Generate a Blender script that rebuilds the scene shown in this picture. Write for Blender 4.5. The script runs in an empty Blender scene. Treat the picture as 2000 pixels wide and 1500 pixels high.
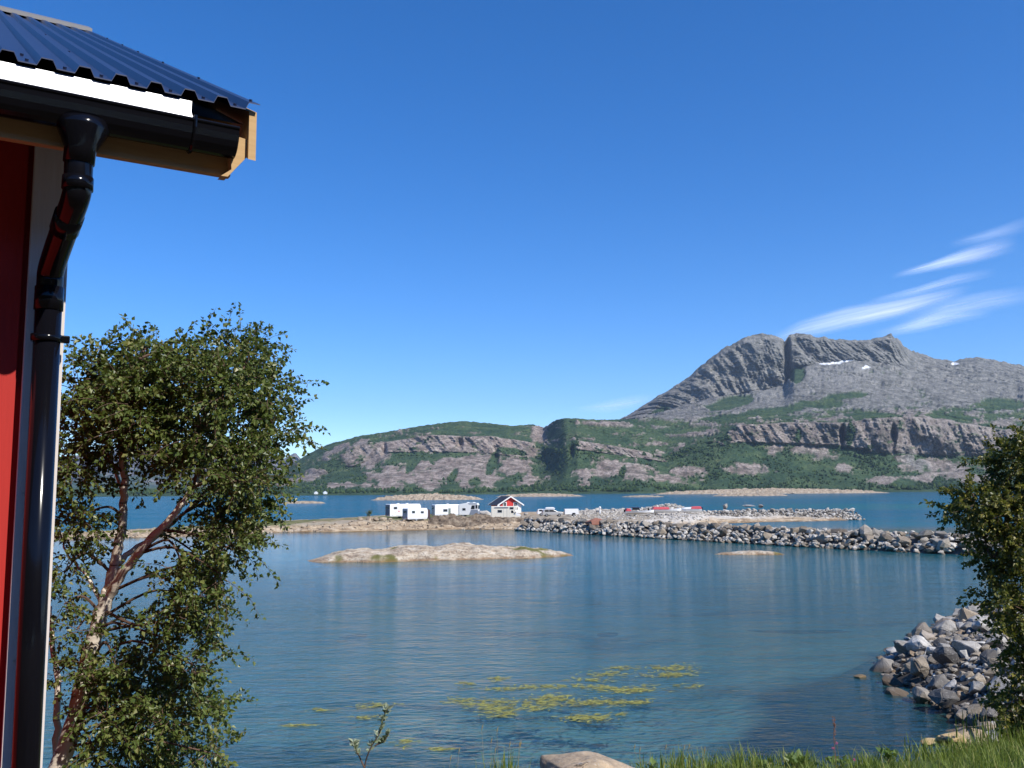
import bpy, bmesh, math, random
import numpy as np
from mathutils import Vector, Matrix

# ---------------------------------------------------------------- camera, sky, sun
scene = bpy.context.scene
C = scene.collection
CAMZ = 7.6
FPX = 1800.0
PITCH = math.atan((957.5 - 750) / FPX)
ROLL = math.radians(0.35)
_r0 = np.array([1, 0, 0.]); _u0 = np.array([0, -math.sin(PITCH), math.cos(PITCH)])
FW = np.array([0, math.cos(PITCH), math.sin(PITCH)])
RT = _r0 * math.cos(ROLL) - _u0 * math.sin(ROLL)
UP = _u0 * math.cos(ROLL) + _r0 * math.sin(ROLL)
CAM = np.array([0, 0, CAMZ])

cd = bpy.data.cameras.new('camera')
cam = bpy.data.objects.new('camera', cd); C.objects.link(cam)
cd.sensor_width = 36; cd.lens = FPX / 2000 * 36; cd.clip_start = .05; cd.clip_end = 200000
m = Matrix.Identity(4)
for i in range(3):
    m[i][0] = RT[i]; m[i][1] = UP[i]; m[i][2] = -FW[i]; m[i][3] = CAM[i]
cam.matrix_world = m
scene.camera = cam

HAZE = 4.5e-5
SUN_AZ, SUN_EL = math.radians(131), math.radians(45)
w = bpy.data.worlds.new('World'); scene.world = w; w.use_nodes = True
wn = w.node_tree.nodes; wl = w.node_tree.links
sky = wn.new('ShaderNodeTexSky'); sky.sky_type = 'NISHITA'; sky.sun_disc = False
sky.sun_elevation = SUN_EL; sky.sun_rotation = SUN_AZ
sky.altitude = 3000; sky.air_density = 1.0; sky.dust_density = 0.0; sky.ozone_density = 3.0
hsv = wn.new('ShaderNodeHueSaturation'); hsv.inputs['Saturation'].default_value = 1.34; hsv.inputs['Hue'].default_value = .507
gam = wn.new('ShaderNodeGamma'); gam.inputs['Gamma'].default_value = 1.0
wl.new(sky.outputs[0], hsv.inputs['Color']); wl.new(hsv.outputs[0], gam.inputs[0])
wl.new(gam.outputs[0], wn['Background'].inputs[0])
wn['Background'].inputs[1].default_value = 0.14

sd = bpy.data.lights.new('sun', 'SUN'); sd.energy = 4.2; sd.angle = math.radians(.53); sd.color = (1, .95, .87)
so = bpy.data.objects.new('sun', sd); C.objects.link(so)
SUND = Vector((math.sin(SUN_AZ) * math.cos(SUN_EL), math.cos(SUN_AZ) * math.cos(SUN_EL), math.sin(SUN_EL)))
so.rotation_euler = SUND.to_track_quat('Z', 'Y').to_euler(); so.location = (20, -20, 40)

scene.render.engine = 'CYCLES'
scene.view_settings.view_transform = 'Standard'; scene.view_settings.look = 'None'
scene.view_settings.exposure = 0.55; scene.view_settings.gamma = 1
scene.cycles.max_bounces = 8; scene.cycles.transparent_max_bounces = 24
scene.cycles.caustics_reflective = False; scene.cycles.caustics_refractive = False
scene.cycles.use_denoising = True
scene.cycles.sample_clamp_indirect = 4

# ---------------------------------------------------------------- pixel helpers (2000 x 1500 survey coordinates of the photograph)
def ray(px, py):
    return FW + (px - 1000) / FPX * RT + (750 - py) / FPX * UP
def at(px, py, Y):
    r = ray(px, py); return CAM + r * (Y / r[1])
def gnd(px, py, z=0):
    r = ray(px, py); return CAM + r * ((z - CAMZ) / r[2])
def XX(px, Y, z=0):
    k = (px - 1000) / FPX; dz = z - CAMZ
    return (k * (Y * FW[1] + dz * FW[2]) - Y * RT[1] - dz * RT[2]) / RT[0]

rng = np.random.default_rng(7)
R = random.Random(11)

# ---------------------------------------------------------------- noise
def _hash(ix, iy, s):
    h = (ix.astype(np.int64) * 374761393 + iy.astype(np.int64) * 668265263 + s * 1442695041) & 0x7fffffff
    h = ((h ^ (h >> 13)) * 1274126177) & 0x7fffffff
    return ((h ^ (h >> 16)) & 0xffff) / 65535.0
def vnoise(x, y, s=0):
    ix = np.floor(x); iy = np.floor(y); fx = x - ix; fy = y - iy
    ux = fx * fx * fx * (fx * (fx * 6 - 15) + 10); uy = fy * fy * fy * (fy * (fy * 6 - 15) + 10)
    def g(dx, dy):
        a = _hash(ix + dx, iy + dy, s) * 6.2832
        return np.cos(a) * (fx - dx) + np.sin(a) * (fy - dy)
    n0 = g(0, 0) * (1 - ux) + g(1, 0) * ux; n1 = g(0, 1) * (1 - ux) + g(1, 1) * ux
    return (n0 * (1 - uy) + n1 * uy) * 1.5
def fbm(x, y, o=4, s=0, gain=.5):
    x = np.asarray(x, float); y = np.asarray(y, float)
    t = 0; a = 1; n = 0
    for i in range(o):
        t = t + a * vnoise(x * 2.03 ** i + i * 17.3, y * 2.03 ** i - i * 9.1, s + i); n += a; a *= gain
    return t / n * 1.4
def ridged(x, y, o=4, s=0):
    t = 0; a = 1; n = 0
    for i in range(o):
        t = t + a * (1 - 2.2 * np.abs(vnoise(x * 2.1 ** i + i * 7.7, y * 2.1 ** i + i * 3.1, s + i))); n += a; a *= .5
    return t / n
def sstep(a, b, x):
    t = np.clip((x - a) / (b - a), 0, 1); return t * t * (3 - 2 * t)
def I(px, pts):
    return np.interp(px, [p[0] for p in pts], [p[1] for p in pts])

# ---------------------------------------------------------------- object helpers
def tag(o, label=None, cat=None, group=None, kind=None):
    if label: o['label'] = label
    if cat: o['category'] = cat
    if group: o['group'] = group
    if kind: o['kind'] = kind
    return o
def thing(name, label, cat, loc=(0, 0, 0), rz=0, group=None):
    o = bpy.data.objects.new(name, None); C.objects.link(o); o.empty_display_size = .2
    o.location = [float(v) for v in loc]; o.rotation_euler = (0, 0, rz)
    return tag(o, label, cat, group)
def npmesh(name, V, F, smooth=False):
    me = bpy.data.meshes.new(name)
    V = np.asarray(V, np.float32)
    me.vertices.add(len(V)); me.vertices.foreach_set('co', V.ravel())
    if isinstance(F, np.ndarray):
        k = F.shape[1]; nf = len(F)
        me.loops.add(nf * k); me.loops.foreach_set('vertex_index', F.astype(np.int32).ravel())
        me.polygons.add(nf); me.polygons.foreach_set('loop_start', np.arange(0, nf * k, k, dtype=np.int32))
    else:
        idx = [i for f in F for i in f]; st = np.cumsum([0] + [len(f) for f in F[:-1]])
        me.loops.add(len(idx)); me.loops.foreach_set('vertex_index', np.array(idx, np.int32))
        me.polygons.add(len(F)); me.polygons.foreach_set('loop_start', st.astype(np.int32))
    me.update(calc_edges=True)
    me.polygons.foreach_set('use_smooth', [smooth] * len(me.polygons))
    me.validate(); me.update()
    return me
def mobj(name, V, F, mat, parent=None, smooth=False, col=None):
    me = npmesh(name, V, F, smooth)
    if col is not None:
        a = me.color_attributes.new('mask', 'FLOAT_COLOR', 'POINT')
        c = np.ones((len(V), 4), np.float32); c[:, :col.shape[1]] = col
        a.data.foreach_set('color', c.ravel())
    me.materials.append(mat)
    o = bpy.data.objects.new(name, me); C.objects.link(o)
    if parent: o.parent = parent
    return o
class MB:
    def __init__(s): s.v = []; s.f = []
    def add(s, V, F):
        b = len(s.v); s.v += [tuple(map(float, p)) for p in V]; s.f += [tuple(int(i) + b for i in f) for f in F]; return s
    def box(s, c, d, rz=0, ry=0):
        M = Matrix.Rotation(rz, 3, 'Z') @ Matrix.Rotation(ry, 3, 'Y')
        V = [Vector(c) + M @ Vector((sx * d[0] / 2, sy * d[1] / 2, sz * d[2] / 2)) for sx in (-1, 1) for sy in (-1, 1) for sz in (-1, 1)]
        return s.add(V, [(0, 1, 3, 2), (4, 6, 7, 5), (0, 4, 5, 1), (2, 3, 7, 6), (0, 2, 6, 4), (1, 5, 7, 3)])
    def prism(s, prof, y0, y1, taper=1.0):
        n = len(prof); zc = sum(p[1] for p in prof) / n
        V = [(x, y0, z) for x, z in prof] + [(x, y1, z) for x, z in prof]
        F = [tuple(range(n)), tuple(range(2 * n - 1, n - 1, -1))]
        F += [(i, i + n, (i + 1) % n + n, (i + 1) % n) for i in range(n)]
        return s.add(V, F)
    def tube(s, pts, r, n=8, cap=True):
        pts = [Vector(p) for p in pts]; rs = r if hasattr(r, '__len__') else [r] * len(pts)
        V = []; u = None
        for i, p in enumerate(pts):
            t = (pts[min(i + 1, len(pts) - 1)] - pts[max(i - 1, 0)]).normalized()
            if u is None: u = t.orthogonal().normalized()
            u = (u - t * u.dot(t)).normalized(); v = t.cross(u)
            V += [p + (u * math.cos(2 * math.pi * k / n) + v * math.sin(2 * math.pi * k / n)) * rs[i] for k in range(n)]
        F = [(i * n + k, i * n + (k + 1) % n, (i + 1) * n + (k + 1) % n, (i + 1) * n + k) for i in range(len(pts) - 1) for k in range(n)]
        if cap: F += [tuple(range(n - 1, -1, -1)), tuple((len(pts) - 1) * n + k for k in range(n))]
        return s.add(V, F)
    def cyl(s, a, b, r, n=16): return s.tube([a, b], r, n)
    def sphere(s, c, r, nu=10, nv=6):
        rr = r if hasattr(r, '__len__') else (r, r, r); V = []; F = []
        for j in range(nv + 1):
            for i in range(nu):
                t = math.pi * j / nv; p = 2 * math.pi * i / nu
                V.append((c[0] + rr[0] * math.sin(t) * math.cos(p), c[1] + rr[1] * math.sin(t) * math.sin(p), c[2] + rr[2] * math.cos(t)))
        F = [(j * nu + i, (j + 1) * nu + i, (j + 1) * nu + (i + 1) % nu, j * nu + (i + 1) % nu) for j in range(nv) for i in range(nu)]
        return s.add(V, F)
    def build(s, name, mat, parent=None, smooth=False, bevel=0):
        me = npmesh(name, s.v, s.f, smooth); me.materials.append(mat)
        bm = bmesh.new(); bm.from_mesh(me); bmesh.ops.recalc_face_normals(bm, faces=bm.faces); bm.to_mesh(me); bm.free()
        o = bpy.data.objects.new(name, me); C.objects.link(o)
        if parent: o.parent = parent
        if bevel:
            b = o.modifiers.new('bevel', 'BEVEL'); b.width = bevel; b.segments = 2; b.limit_method = 'ANGLE'
        return o
def copy_tree(o, parent=None):
    c = o.copy(); C.objects.link(c); c.parent = parent
    for ch in list(o.children): copy_tree(ch, c)
    return c

# ---------------------------------------------------------------- materials
class NT:
    def __init__(s, name):
        s.m = bpy.data.materials.new(name); s.m.use_nodes = True; s.t = s.m.node_tree; s.n = s.t.nodes; s.l = s.t.links
        s.b = s.n['Principled BSDF']; s.out = s.n['Material Output']
    def node(s, t, **k):
        x = s.n.new(t)
        for a, v in k.items(): setattr(x, a, v)
        return x
    def link(s, a, b): s.l.new(a, b)
    def coord(s, kind='Object', scale=(1, 1, 1), rot=(0, 0, 0)):
        if kind == 'World': c = s.node('ShaderNodeNewGeometry').outputs['Position']
        else: c = s.node('ShaderNodeTexCoord').outputs[kind]
        mp = s.node('ShaderNodeMapping'); mp.inputs['Scale'].default_value = scale; mp.inputs['Rotation'].default_value = rot
        s.link(c, mp.inputs[0]); return mp.outputs[0]
    def noise(s, vec, scale, detail=5, rough=.55, dist=0):
        x = s.node('ShaderNodeTexNoise'); x.inputs['Scale'].default_value = scale; x.inputs['Detail'].default_value = detail
        x.inputs['Roughness'].default_value = rough; x.inputs['Distortion'].default_value = dist
        if vec is not None: s.link(vec, x.inputs['Vector'])
        return x.outputs['Fac']
    def ramp(s, fac, stops):
        x = s.node('ShaderNodeValToRGB'); e = x.color_ramp.elements
        while len(e) < len(stops): e.new(.5)
        for el, (p, c) in zip(e, stops):
            el.position = p; el.color = (*c, 1) if hasattr(c, '__len__') else (c, c, c, 1)
        s.link(fac, x.inputs[0]); return x.outputs[0]
    def mix(s, fac, a, b, mode='MIX'):
        x = s.node('ShaderNodeMix', data_type='RGBA', blend_type=mode)
        for v, i in ((fac, 0), (a, 6), (b, 7)):
            if hasattr(v, 'is_linked'): s.link(v, x.inputs[i])
            elif i == 0: x.inputs[0].default_value = v
            else: x.inputs[i].default_value = (*v, 1)
        return x.outputs[2]
    def math(s, op, a, b=0, c=None):
        x = s.node('ShaderNodeMath', operation=op)
        for i, v in enumerate((a, b) if c is None else (a, b, c)):
            if hasattr(v, 'is_linked'): s.link(v, x.inputs[i])
            else: x.inputs[i].default_value = v
        return x.outputs[0]
    def bump(s, h, strength=.5, dist=.05, nrm=None):
        x = s.node('ShaderNodeBump'); x.inputs['Strength'].default_value = strength; x.inputs['Distance'].default_value = dist
        s.link(h, x.inputs['Height'])
        if nrm: s.link(nrm, x.inputs['Normal'])
        return x.outputs[0]
    def set(s, col=None, rough=None, metal=None, spec=None, normal=None):
        for v, k in ((col, 'Base Color'), (rough, 'Roughness'), (metal, 'Metallic'), (spec, 'Specular IOR Level'), (normal, 'Normal')):
            if v is None: continue
            if hasattr(v, 'is_linked'): s.link(v, s.b.inputs[k])
            else: s.b.inputs[k].default_value = (*v, 1) if k == 'Base Color' else v
        return s.m
def simple(name, col, rough=.6, metal=0, var=.12, scale=6, bumpd=0, spec=.5):
    t = NT(name); v = t.coord('Object')
    n = t.noise(v, scale, 6)
    c = t.mix(n, tuple(x * (1 - var) for x in col), tuple(min(1, x * (1 + var)) for x in col))
    t.set(c, rough, metal, spec)
    if bumpd: t.set(normal=t.bump(t.noise(v, scale * 4, 4), .6, bumpd))
    return t.m

M = {}
M['white'] = simple('white_paint', (.78, .78, .76), .45)
M['vwhite'] = simple('vehicle_white', (.80, .80, .79), .3, var=.04)
M['cream'] = simple('cream_shell', (.74, .69, .58), .4, var=.05)
M['vgrey'] = simple('vehicle_grey', (.22, .25, .30), .4)
M['silver'] = simple('silver_paint', (.55, .54, .52), .3, .4, .05)
M['black'] = simple('black_plastic', (.004, .004, .006), .14, var=.2, spec=.3)
M['rubber'] = simple('rubber', (.02, .02, .02), .8)
M['rim'] = simple('rim_metal', (.5, .5, .5), .35, .8)
M['glass'] = simple('dark_glass', (.02, .025, .03), .06, var=.1)
M['red'] = simple('red_cover', (.58, .09, .11), .7)
M['navy'] = simple('navy_canvas', (.03, .03, .08), .7)
M['roofdark'] = simple('dark_roof', (.03, .03, .036), .5)
M['zinc'] = simple('flashing_metal', (.34, .345, .36), .46, .9, .12, 60, .0008)
M['green_door'] = simple('grey_green_panel', (.18, .21, .18), .6)

def wood_mat(name, c1, c2, scale=(60, 60, 4), rough=.75):
    t = NT(name); v = t.coord('Object', scale)
    n = t.noise(v, 1.0, 6, .6, .4)
    t.set(t.mix(n, c1, c2), rough, normal=t.bump(n, .5, .003)); return t.m
M['wood'] = wood_mat('raw_pine', (.42, .25, .10), (.58, .38, .17), (4, 60, 60))
M['redwall'] = wood_mat('red_stained_plank', (.37, .012, .008), (.47, .020, .012))
M['housered'] = simple('house_red', (.55, .035, .03), .7)
M['board'] = wood_mat('white_corner_board', (.62, .55, .50), (.72, .66, .61))

t = NT('dark_blue_roof_metal'); v = t.coord('Object'); n = t.noise(v, 9, 5)
t.set(t.mix(n, (.018, .026, .065), (.026, .036, .085)), .30, 0, .55, t.bump(t.noise(v, 60, 3), .1, .001)); M['roofmetal'] = t.m

def stone_mat(name, stops, scale=3.0, bd=.05):
    t = NT(name); v = t.coord('World')
    oi = t.node('ShaderNodeObjectInfo').outputs['Random']; g = t.node('ShaderNodeNewGeometry').outputs['Random Per Island']
    rnd = t.math('FRACT', t.math('ADD', oi, g))
    col = t.ramp(rnd, stops)
    n1 = t.noise(v, scale, 6, .6); n2 = t.noise(v, scale * 5, 4, .6)
    col = t.mix(t.ramp(n1, [(.38, 0), (.66, 1)]), col, t.mix(.5, col, (.12, .105, .09)))
    col = t.mix(t.ramp(n2, [(.58, 0), (.68, .55)]), col, (.50, .48, .45))
    ck = t.noise(v, scale * 1.3, 5, .6, 1.5)
    col = t.mix(t.ramp(t.math('ABSOLUTE', t.math('SUBTRACT', ck, .5)), [(.0, .6), (.02, 0)]), col, (.05, .045, .04))
    # wet, weed-darkened band at the waterline
    z = t.node('ShaderNodeSeparateXYZ'); t.link(v, z.inputs[0])
    wet = t.ramp(t.math('ADD', t.math('MULTIPLY', z.outputs[2], 1.0), t.math('MULTIPLY', t.math('SUBTRACT', n1, .5), .5)), [(.10, 1), (.34, 0)])
    col = t.mix(t.math('MULTIPLY', wet, .7), col, (.10, .065, .032))
    h = t.math('ADD', n1, t.math('MULTIPLY', n2, .4))
    t.set(col, .85, 0, .3, t.bump(h, .8, bd)); return t.m
GREYS = [(.0, (.10, .095, .09)), (.2, (.19, .175, .155)), (.42, (.30, .25, .185)), (.6, (.31, .295, .27)), (.8, (.40, .38, .35)), (.92, (.29, .21, .13)), (1, (.56, .54, .50))]
PALE = [(.0, (.28, .245, .20)), (.3, (.44, .40, .34)), (.6, (.53, .49, .43)), (.85, (.64, .61, .56)), (1, (.24, .20, .16))]
M['stone'] = stone_mat('breakwater_stone', [(.0, (.14, .115, .09)), (.3, (.24, .195, .145)), (.55, (.33, .27, .20)), (.8, (.28, .26, .235)), (1, (.40, .35, .28))], 1.6, .06)
M['palestone'] = stone_mat('pale_quarry_stone', PALE, 1.6, .05)
M['nearstone'] = stone_mat('near_stone', [(.0, (.07, .068, .07)), (.2, (.15, .145, .14)), (.38, (.30, .245, .175)), (.55, (.27, .26, .245)), (.72, (.42, .40, .37)), (.86, (.60, .585, .55)), (.94, (.26, .18, .11)), (1, (.50, .43, .33))], 3.5, .035)

def ground_mat(name, stops, scale, extra=None, bd=.05, world=True):
    t = NT(name); v = t.coord('World')
    n = t.noise(v, scale, 8, .62, .3)
    col = t.ramp(n, stops); n2 = t.noise(v, scale * 9, 4, .7)
    col = t.mix(t.ramp(n2, [(.35, .5), (.65, 0)]), col, (.05, .045, .035))
    t.set(col, .95, 0, .15, t.bump(t.math('ADD', n, t.math('MULTIPLY', n2, .35)), .7, bd)); return t.m
M['skerry'] = ground_mat('skerry_rock', [(.3, (.16, .13, .10)), (.45, (.36, .28, .20)), (.6, (.50, .41, .31)), (.75, (.58, .52, .43))], .35, bd=.15)
M['outcrop'] = ground_mat('brown_outcrop_rock', [(.32, (.06, .045, .036)), (.46, (.17, .125, .09)), (.56, (.28, .22, .16)), (.7, (.40, .33, .25))], .9, bd=.25)
M['gravel'] = ground_mat('mound_gravel', [(.3, (.10, .09, .08)), (.6, (.2, .18, .16)), (.8, (.28, .26, .23))], 1.5)

# ---------------------------------------------------------------- far mountains
def far_landmass():
    NC = 1450
    px = np.linspace(-150, 2300, NC)
    base = [(300, 960), (540, 950), (600, 935), (690, 912), (720, 900), (760, 884), (900, 884), (960, 888), (1040, 895), (1090, 905), (1128, 878), (1200, 888), (1300, 903), (1380, 880), (1440, 864), (1540, 868), (1650, 872), (1700, 884), (1800, 890), (1900, 892), (1960, 880), (2000, 876), (2300, 880)]
    top = [(300, 957), (540, 946), (600, 925), (690, 872), (720, 864), (760, 864), (840, 850), (900, 853), (960, 853), (1040, 866), (1090, 880), (1128, 862), (1200, 873), (1300, 892), (1380, 862), (1440, 832), (1540, 826), (1650, 826), (1700, 818), (1800, 815), (1900, 830), (1960, 840), (2000, 840), (2300, 850)]
    crest = [(300, 955), (480, 950), (540, 935), (580, 900), (610, 882), (640, 868), (700, 852), (760, 843), (820, 832), (880, 824), (905, 822), (950, 826), (1000, 832), (1040, 829), (1062, 838), (1076, 826), (1088, 819), (1110, 816), (1160, 820), (1215, 819), (1300, 818), (1440, 808), (1600, 802), (1800, 795), (2000, 800), (2300, 830)]
    wallb = [(300, 985), (900, 935), (1100, 880), (1190, 845), (1215, 832), (1308, 806), (1392, 780), (1460, 768), (1532, 757), (1552, 717), (1600, 713), (1668, 702), (1700, 708), (1745, 715), (1800, 732), (1900, 748), (2000, 758), (2300, 810)]
    summ = [(300, 980), (900, 925), (1100, 868), (1190, 832), (1215, 820), (1260, 790), (1310, 760), (1350, 735), (1385, 701), (1420, 680), (1450, 662), (1490, 653), (1513, 655), (1528, 664), (1533, 672), (1541, 659), (1555, 654), (1600, 660), (1640, 667), (1700, 663), (1728, 660), (1741, 654), (1756, 666), (1775, 686), (1800, 692), (1815, 698), (1862, 709), (1885, 702), (1910, 700), (1940, 705), (2000, 718), (2100, 738), (2300, 800)]
    jit = fbm(px * .03, px * 0, 4, 3) * 2.2 * sstep(1215, 1260, px) + fbm(px * .05, px * 0 + 5, 3, 5) * 1.0
    Y0 = 1720 + 60 * fbm(px * .006, px * 0, 3, 9)
    lay = [(Y0, None), (Y0 + 110, None), (2040 + 0 * px, I(px, base)), (2075 + 0 * px, I(px, top)), (2420 + 0 * px, I(px, crest) + jit * .6),
           (3050 + 0 * px, I(px, wallb)), (3050 + I(px, [(300, 150), (1215, 200), (1385, 110), (1540, 80), (1740, 120), (1800, 500), (2300, 600)]), I(px, summ) + jit), ]
    offs = 330 * (1 - sstep(1048, 1108, px))
    wts = [0, .15, .85, 1, 1, 0, 0]
    rows = [12, 34, 44, 60, 60, 110, 6]
    Ys = []; PYs = []
    def py_of(pxx, Y, z):
        x = np.array([XX(p, y, zz) for p, y, zz in zip(pxx, Y, z)])
        d = np.stack([x, Y, z - CAMZ], 1); return 750 - FPX * (d @ UP) / (d @ FW)
    for k, (Y, P_) in enumerate(lay):
        Y = Y + offs * wts[k]
        if k == 0: P_ = py_of(px, Y, 0 * px - 3)
        if k == 1: P_ = py_of(px, Y, 0 * px + 7)
        Ys.append(Y); PYs.append(P_)
    Ys.append(Ys[-1] + 500); PYs.append(PYs[-1] + 30)
    for k in range(2, 7): PYs[k] = np.minimum(PYs[k], PYs[1] - 1.5 * k) if k < 5 else PYs[k]
    GY = []; GP = []; GT = []
    for k in range(7):
        for j in range(rows[k]):
            a = j / rows[k]
            GY.append(Ys[k] * (1 - a) + Ys[k + 1] * a); GP.append(PYs[k] * (1 - a) + PYs[k + 1] * a); GT.append(np.full(NC, k + a))
    GY.append(Ys[7]); GP.append(PYs[7]); GT.append(np.full(NC, 7.))
    GY = np.array(GY); GP = np.array(GP); GT = np.array(GT); GX = np.tile(px, (len(GY), 1))
    # rock mask, laid out as a map of the mountainside
    def ell(cx, cy, rx, ry, ang=0):
        c, s_ = math.cos(math.radians(ang)), math.sin(math.radians(ang))
        dx = GX - cx; dy = GP - cy
        return 1 - np.sqrt(((dx * c + dy * s_) / rx) ** 2 + ((-dx * s_ + dy * c) / ry) ** 2)
    nz = fbm(GX * .035, GP * .07, 5, 21); nf = fbm(GX * .13, GP * .22, 4, 31); ns = fbm(GX * .012, GP * .11, 5, 41)
    rock = np.full(GX.shape, -1.0)
    for e in [(770, 930, 52, 24, -6), (850, 922, 62, 30, -14), (905, 905, 60, 22, -8), (935, 925, 40, 26, 0), (1010, 912, 38, 22, 12), (1035, 938, 30, 9, 0), (1180, 918, 30, 20, 0), (1205, 912, 30, 15, 0), (1240, 921, 52, 16, 8), (1140, 932, 22, 14, 0),
              (615, 927, 26, 9, -5), (700, 872, 30, 9, -25), (655, 880, 30, 7, -25), (727, 892, 34, 24, -28), (1055, 850, 20, 18, 50), (1190, 830, 60, 5, 3), (1300, 935, 60, 8, 4), (1345, 922, 34, 14, -5), (1460, 917, 40, 11, 4), (1510, 878, 20, 10, 0), (1590, 882, 40, 14, 15), (1570, 878, 25, 12, 0),
              (1780, 905, 40, 18, 30), (1830, 912, 40, 16, 0), (1860, 922, 60, 12, -8), (1800, 935, 30, 9, 0), (1900, 935, 50, 10, 0), (1650, 915, 20, 8, 0), (1720, 938, 26, 8, 0), (570, 942, 50, 6, -10), (680, 948, 60, 5, 0)]:
        rock = np.maximum(rock, ell(e[0], e[1], e[2] * .95, e[3] * .95, e[4]) * 1.05)
    cl = (GT > 2.02) & (GT < 3.03)
    cliffamt = I(px, [(300, 0), (660, 0), (690, 1), (1040, 1), (1060, 0), (1120, 0), (1130, 1), (1290, .8), (1310, 0), (1400, 0), (1440, 1), (2300, 1)])
    rock = np.maximum(rock, np.where(cl, cliffamt[None] * .95 - .45, -1))
    up_ = sstep(3.6, 4.25, GT) * sstep(1180, 1300, GX)
    rock = np.maximum(rock, np.where(up_ > 0, up_ * 1.25 - .55 + ns * .55, -1))
    rock = np.maximum(rock, np.where(GT > 4.97, .9, -1))
    rock = np.where((GT > 4.0) & (GT < 4.97), rock - .35 * sstep(.0, .5, nz + .5 * fbm(GX * .02, GP * .05, 4, 23)) * 1.6, rock)
    rock = np.maximum(rock, np.where((GT > 3.02) & (GT < 4), -.42 + .75 * ns + .4 * sstep(1150, 1500, GX), -1))
    for e in [(840, 893, 100, 6, -5), (962, 905, 10, 30, 22), (1000, 882, 36, 8, 8), (806, 908, 9, 24, 38), (775, 900, 30, 7, -18), (885, 930, 8, 22, 30), (1215, 925, 7, 18, 20), (930, 940, 9, 10, 0), (1660, 850, 10, 30, 8), (1560, 850, 6, 16, 10), (1430, 788, 60, 14, -12), (1556, 735, 20, 24, 30), (1600, 790, 60, 10, 0), (1510, 803, 70, 8, -4), (1955, 790, 60, 14, 0), (1290, 803, 30, 10, -20), (1700, 812, 60, 6, 0), (1650, 775, 50, 8, -5), (1440, 815, 90, 6, -4), (1860, 815, 60, 6, 4)]:
        rock = rock - np.clip(ell(*e) * 3.0, 0, 1.5)
    gully = ridged(GX * .028 + GP * .02, GP * .012 - GX * .004, 3, 47)
    rmask = sstep(-.16, .22, rock + nz * np.where(GT < 3.2, .85, .5) + nf * .45 - .45 * np.clip(gully - .45, 0, 1) * (GT < 3.2) + .25 * ns * (GT < 2.2))
    rmask = np.where(GT < 1.0, 0, rmask)
    steep = sstep(1.9, 2.1, GT) * (1 - sstep(2.95, 3.1, GT)) * cliffamt[None] + sstep(4.95, 5.05, GT) * (1 - sstep(5.9, 6, GT)) * (1 - .9 * sstep(1745, 1790, GX))
    # relief: push the slope in and out, hold its place on the skyline
    wx = GX * GY / FPX; hz = (957 - GP) * GY / FPX
    gul = ridged(wx / 95 + nz * .3, hz / 420, 4, 51); fin = ridged(wx / 26, hz / 60, 4, 61); lump = fbm(wx / 16, GY / 16 + hz / 9, 3, 71); big = fbm(wx / 260, hz / 160, 3, 77)
    ledge = ridged(wx / 240 + .3 * nz, hz / 16, 3, 81)
    amp = np.clip(GT - .9, 0, 1) * np.clip(6.6 - GT, 0, 1)
    strie = ridged(wx / 17 + .25 * nf, hz / 230, 3, 58)
    crack = ridged(wx / 48 + .2 * nf, hz / 110, 3, 57)
    dY = -amp * (big * 45 + steep * np.where(GT < 4, .55, 1) * (gul * 26 + crack * 20 + strie * 15 + fin * 8) + rmask * (1 - steep) * (nf * 6) + (1 - rmask) * lump * 6.5)
    # deep gully between the dome and the summit wall
    dY += amp * steep * np.clip(1 - np.abs(GX - 1535 - (GP - 660) * .08) / 9, 0, 1) * 90 * (GT > 4.5)
    for gx, gy, gw, gl in [(967, 892, 8, 22), (898, 866, 7, 14), (750, 880, 6, 16), (1116, 880, 6, 16), (1745, 850, 7, 22), (1645, 850, 6, 25), (1985, 765, 12, 20)]:
        dY += amp * 45 * np.clip(1.2 - np.sqrt(((GX - gx) / gw) ** 2 + ((GP - gy) / gl) ** 2), 0, 1)
    GY2 = GY + dY
    # points from (column, row, depth)
    k = (GX - 1000) / FPX; u = (750 - GP) / FPX
    D = FW[None, None] + k[..., None] * RT + u[..., None] * UP
    P3 = CAM + D * (GY2 / D[..., 1])[..., None]
    P3[..., 2] += (1 - rmask) * np.clip(GT - 1, 0, 1) * np.clip(5.5 - GT, 0, 1) * lump * 2.2
    P3[..., 2] += rmask * (1 - steep) * amp * (ridged(wx / 85 + .4 * nz, GY / 330, 4, 83) * 14 + ridged(wx / 30 + .3 * nf, GY / 90, 3, 84) * 3.2 + fbm(wx / 9, GY / 20, 3, 85) * .8) * np.where(GT < 3.5, .4, np.where(GT < 4.5, .5, 1))
    snow = np.zeros(GX.shape)
    for e in [(1636, 713, 30, 4.2, -8), (1658, 708, 16, 4.0, -12), (1608, 715, 10, 3.6, 12), (1711, 710, 6, 2.4, 0), (1866, 713, 10, 3.0, 10), (1692, 723, 10, 2.2, 0)]:
        snow = np.maximum(snow, sstep(.0, .3, ell(*e) + nf * .12))
    scree = np.clip(ell(1640, 735, 110, 26) * 2, 0, 1) + np.clip(ell(1790, 905, 40, 16, 30) * 2, 0, 1) + np.clip(ell(1500, 775, 60, 14) * 2, 0, 1)
    pink = np.clip(1 - sstep(3.0, 4.2, GT) * .9 * sstep(1150, 1300, GX) - .3 * sstep(1400, 1600, GX), 0, 1)
    col = np.stack([rmask.ravel(), pink.ravel(), snow.ravel(), np.clip(scree, 0, 1).ravel()], 1)
    nr = len(GY); idx = np.arange(nr * NC).reshape(nr, NC)
    F = np.stack([idx[:-1, :-1], idx[:-1, 1:], idx[1:, 1:], idx[1:, :-1]], -1).reshape(-1, 4)
    return P3, rmask, GT, GP, GX, F, col

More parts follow.
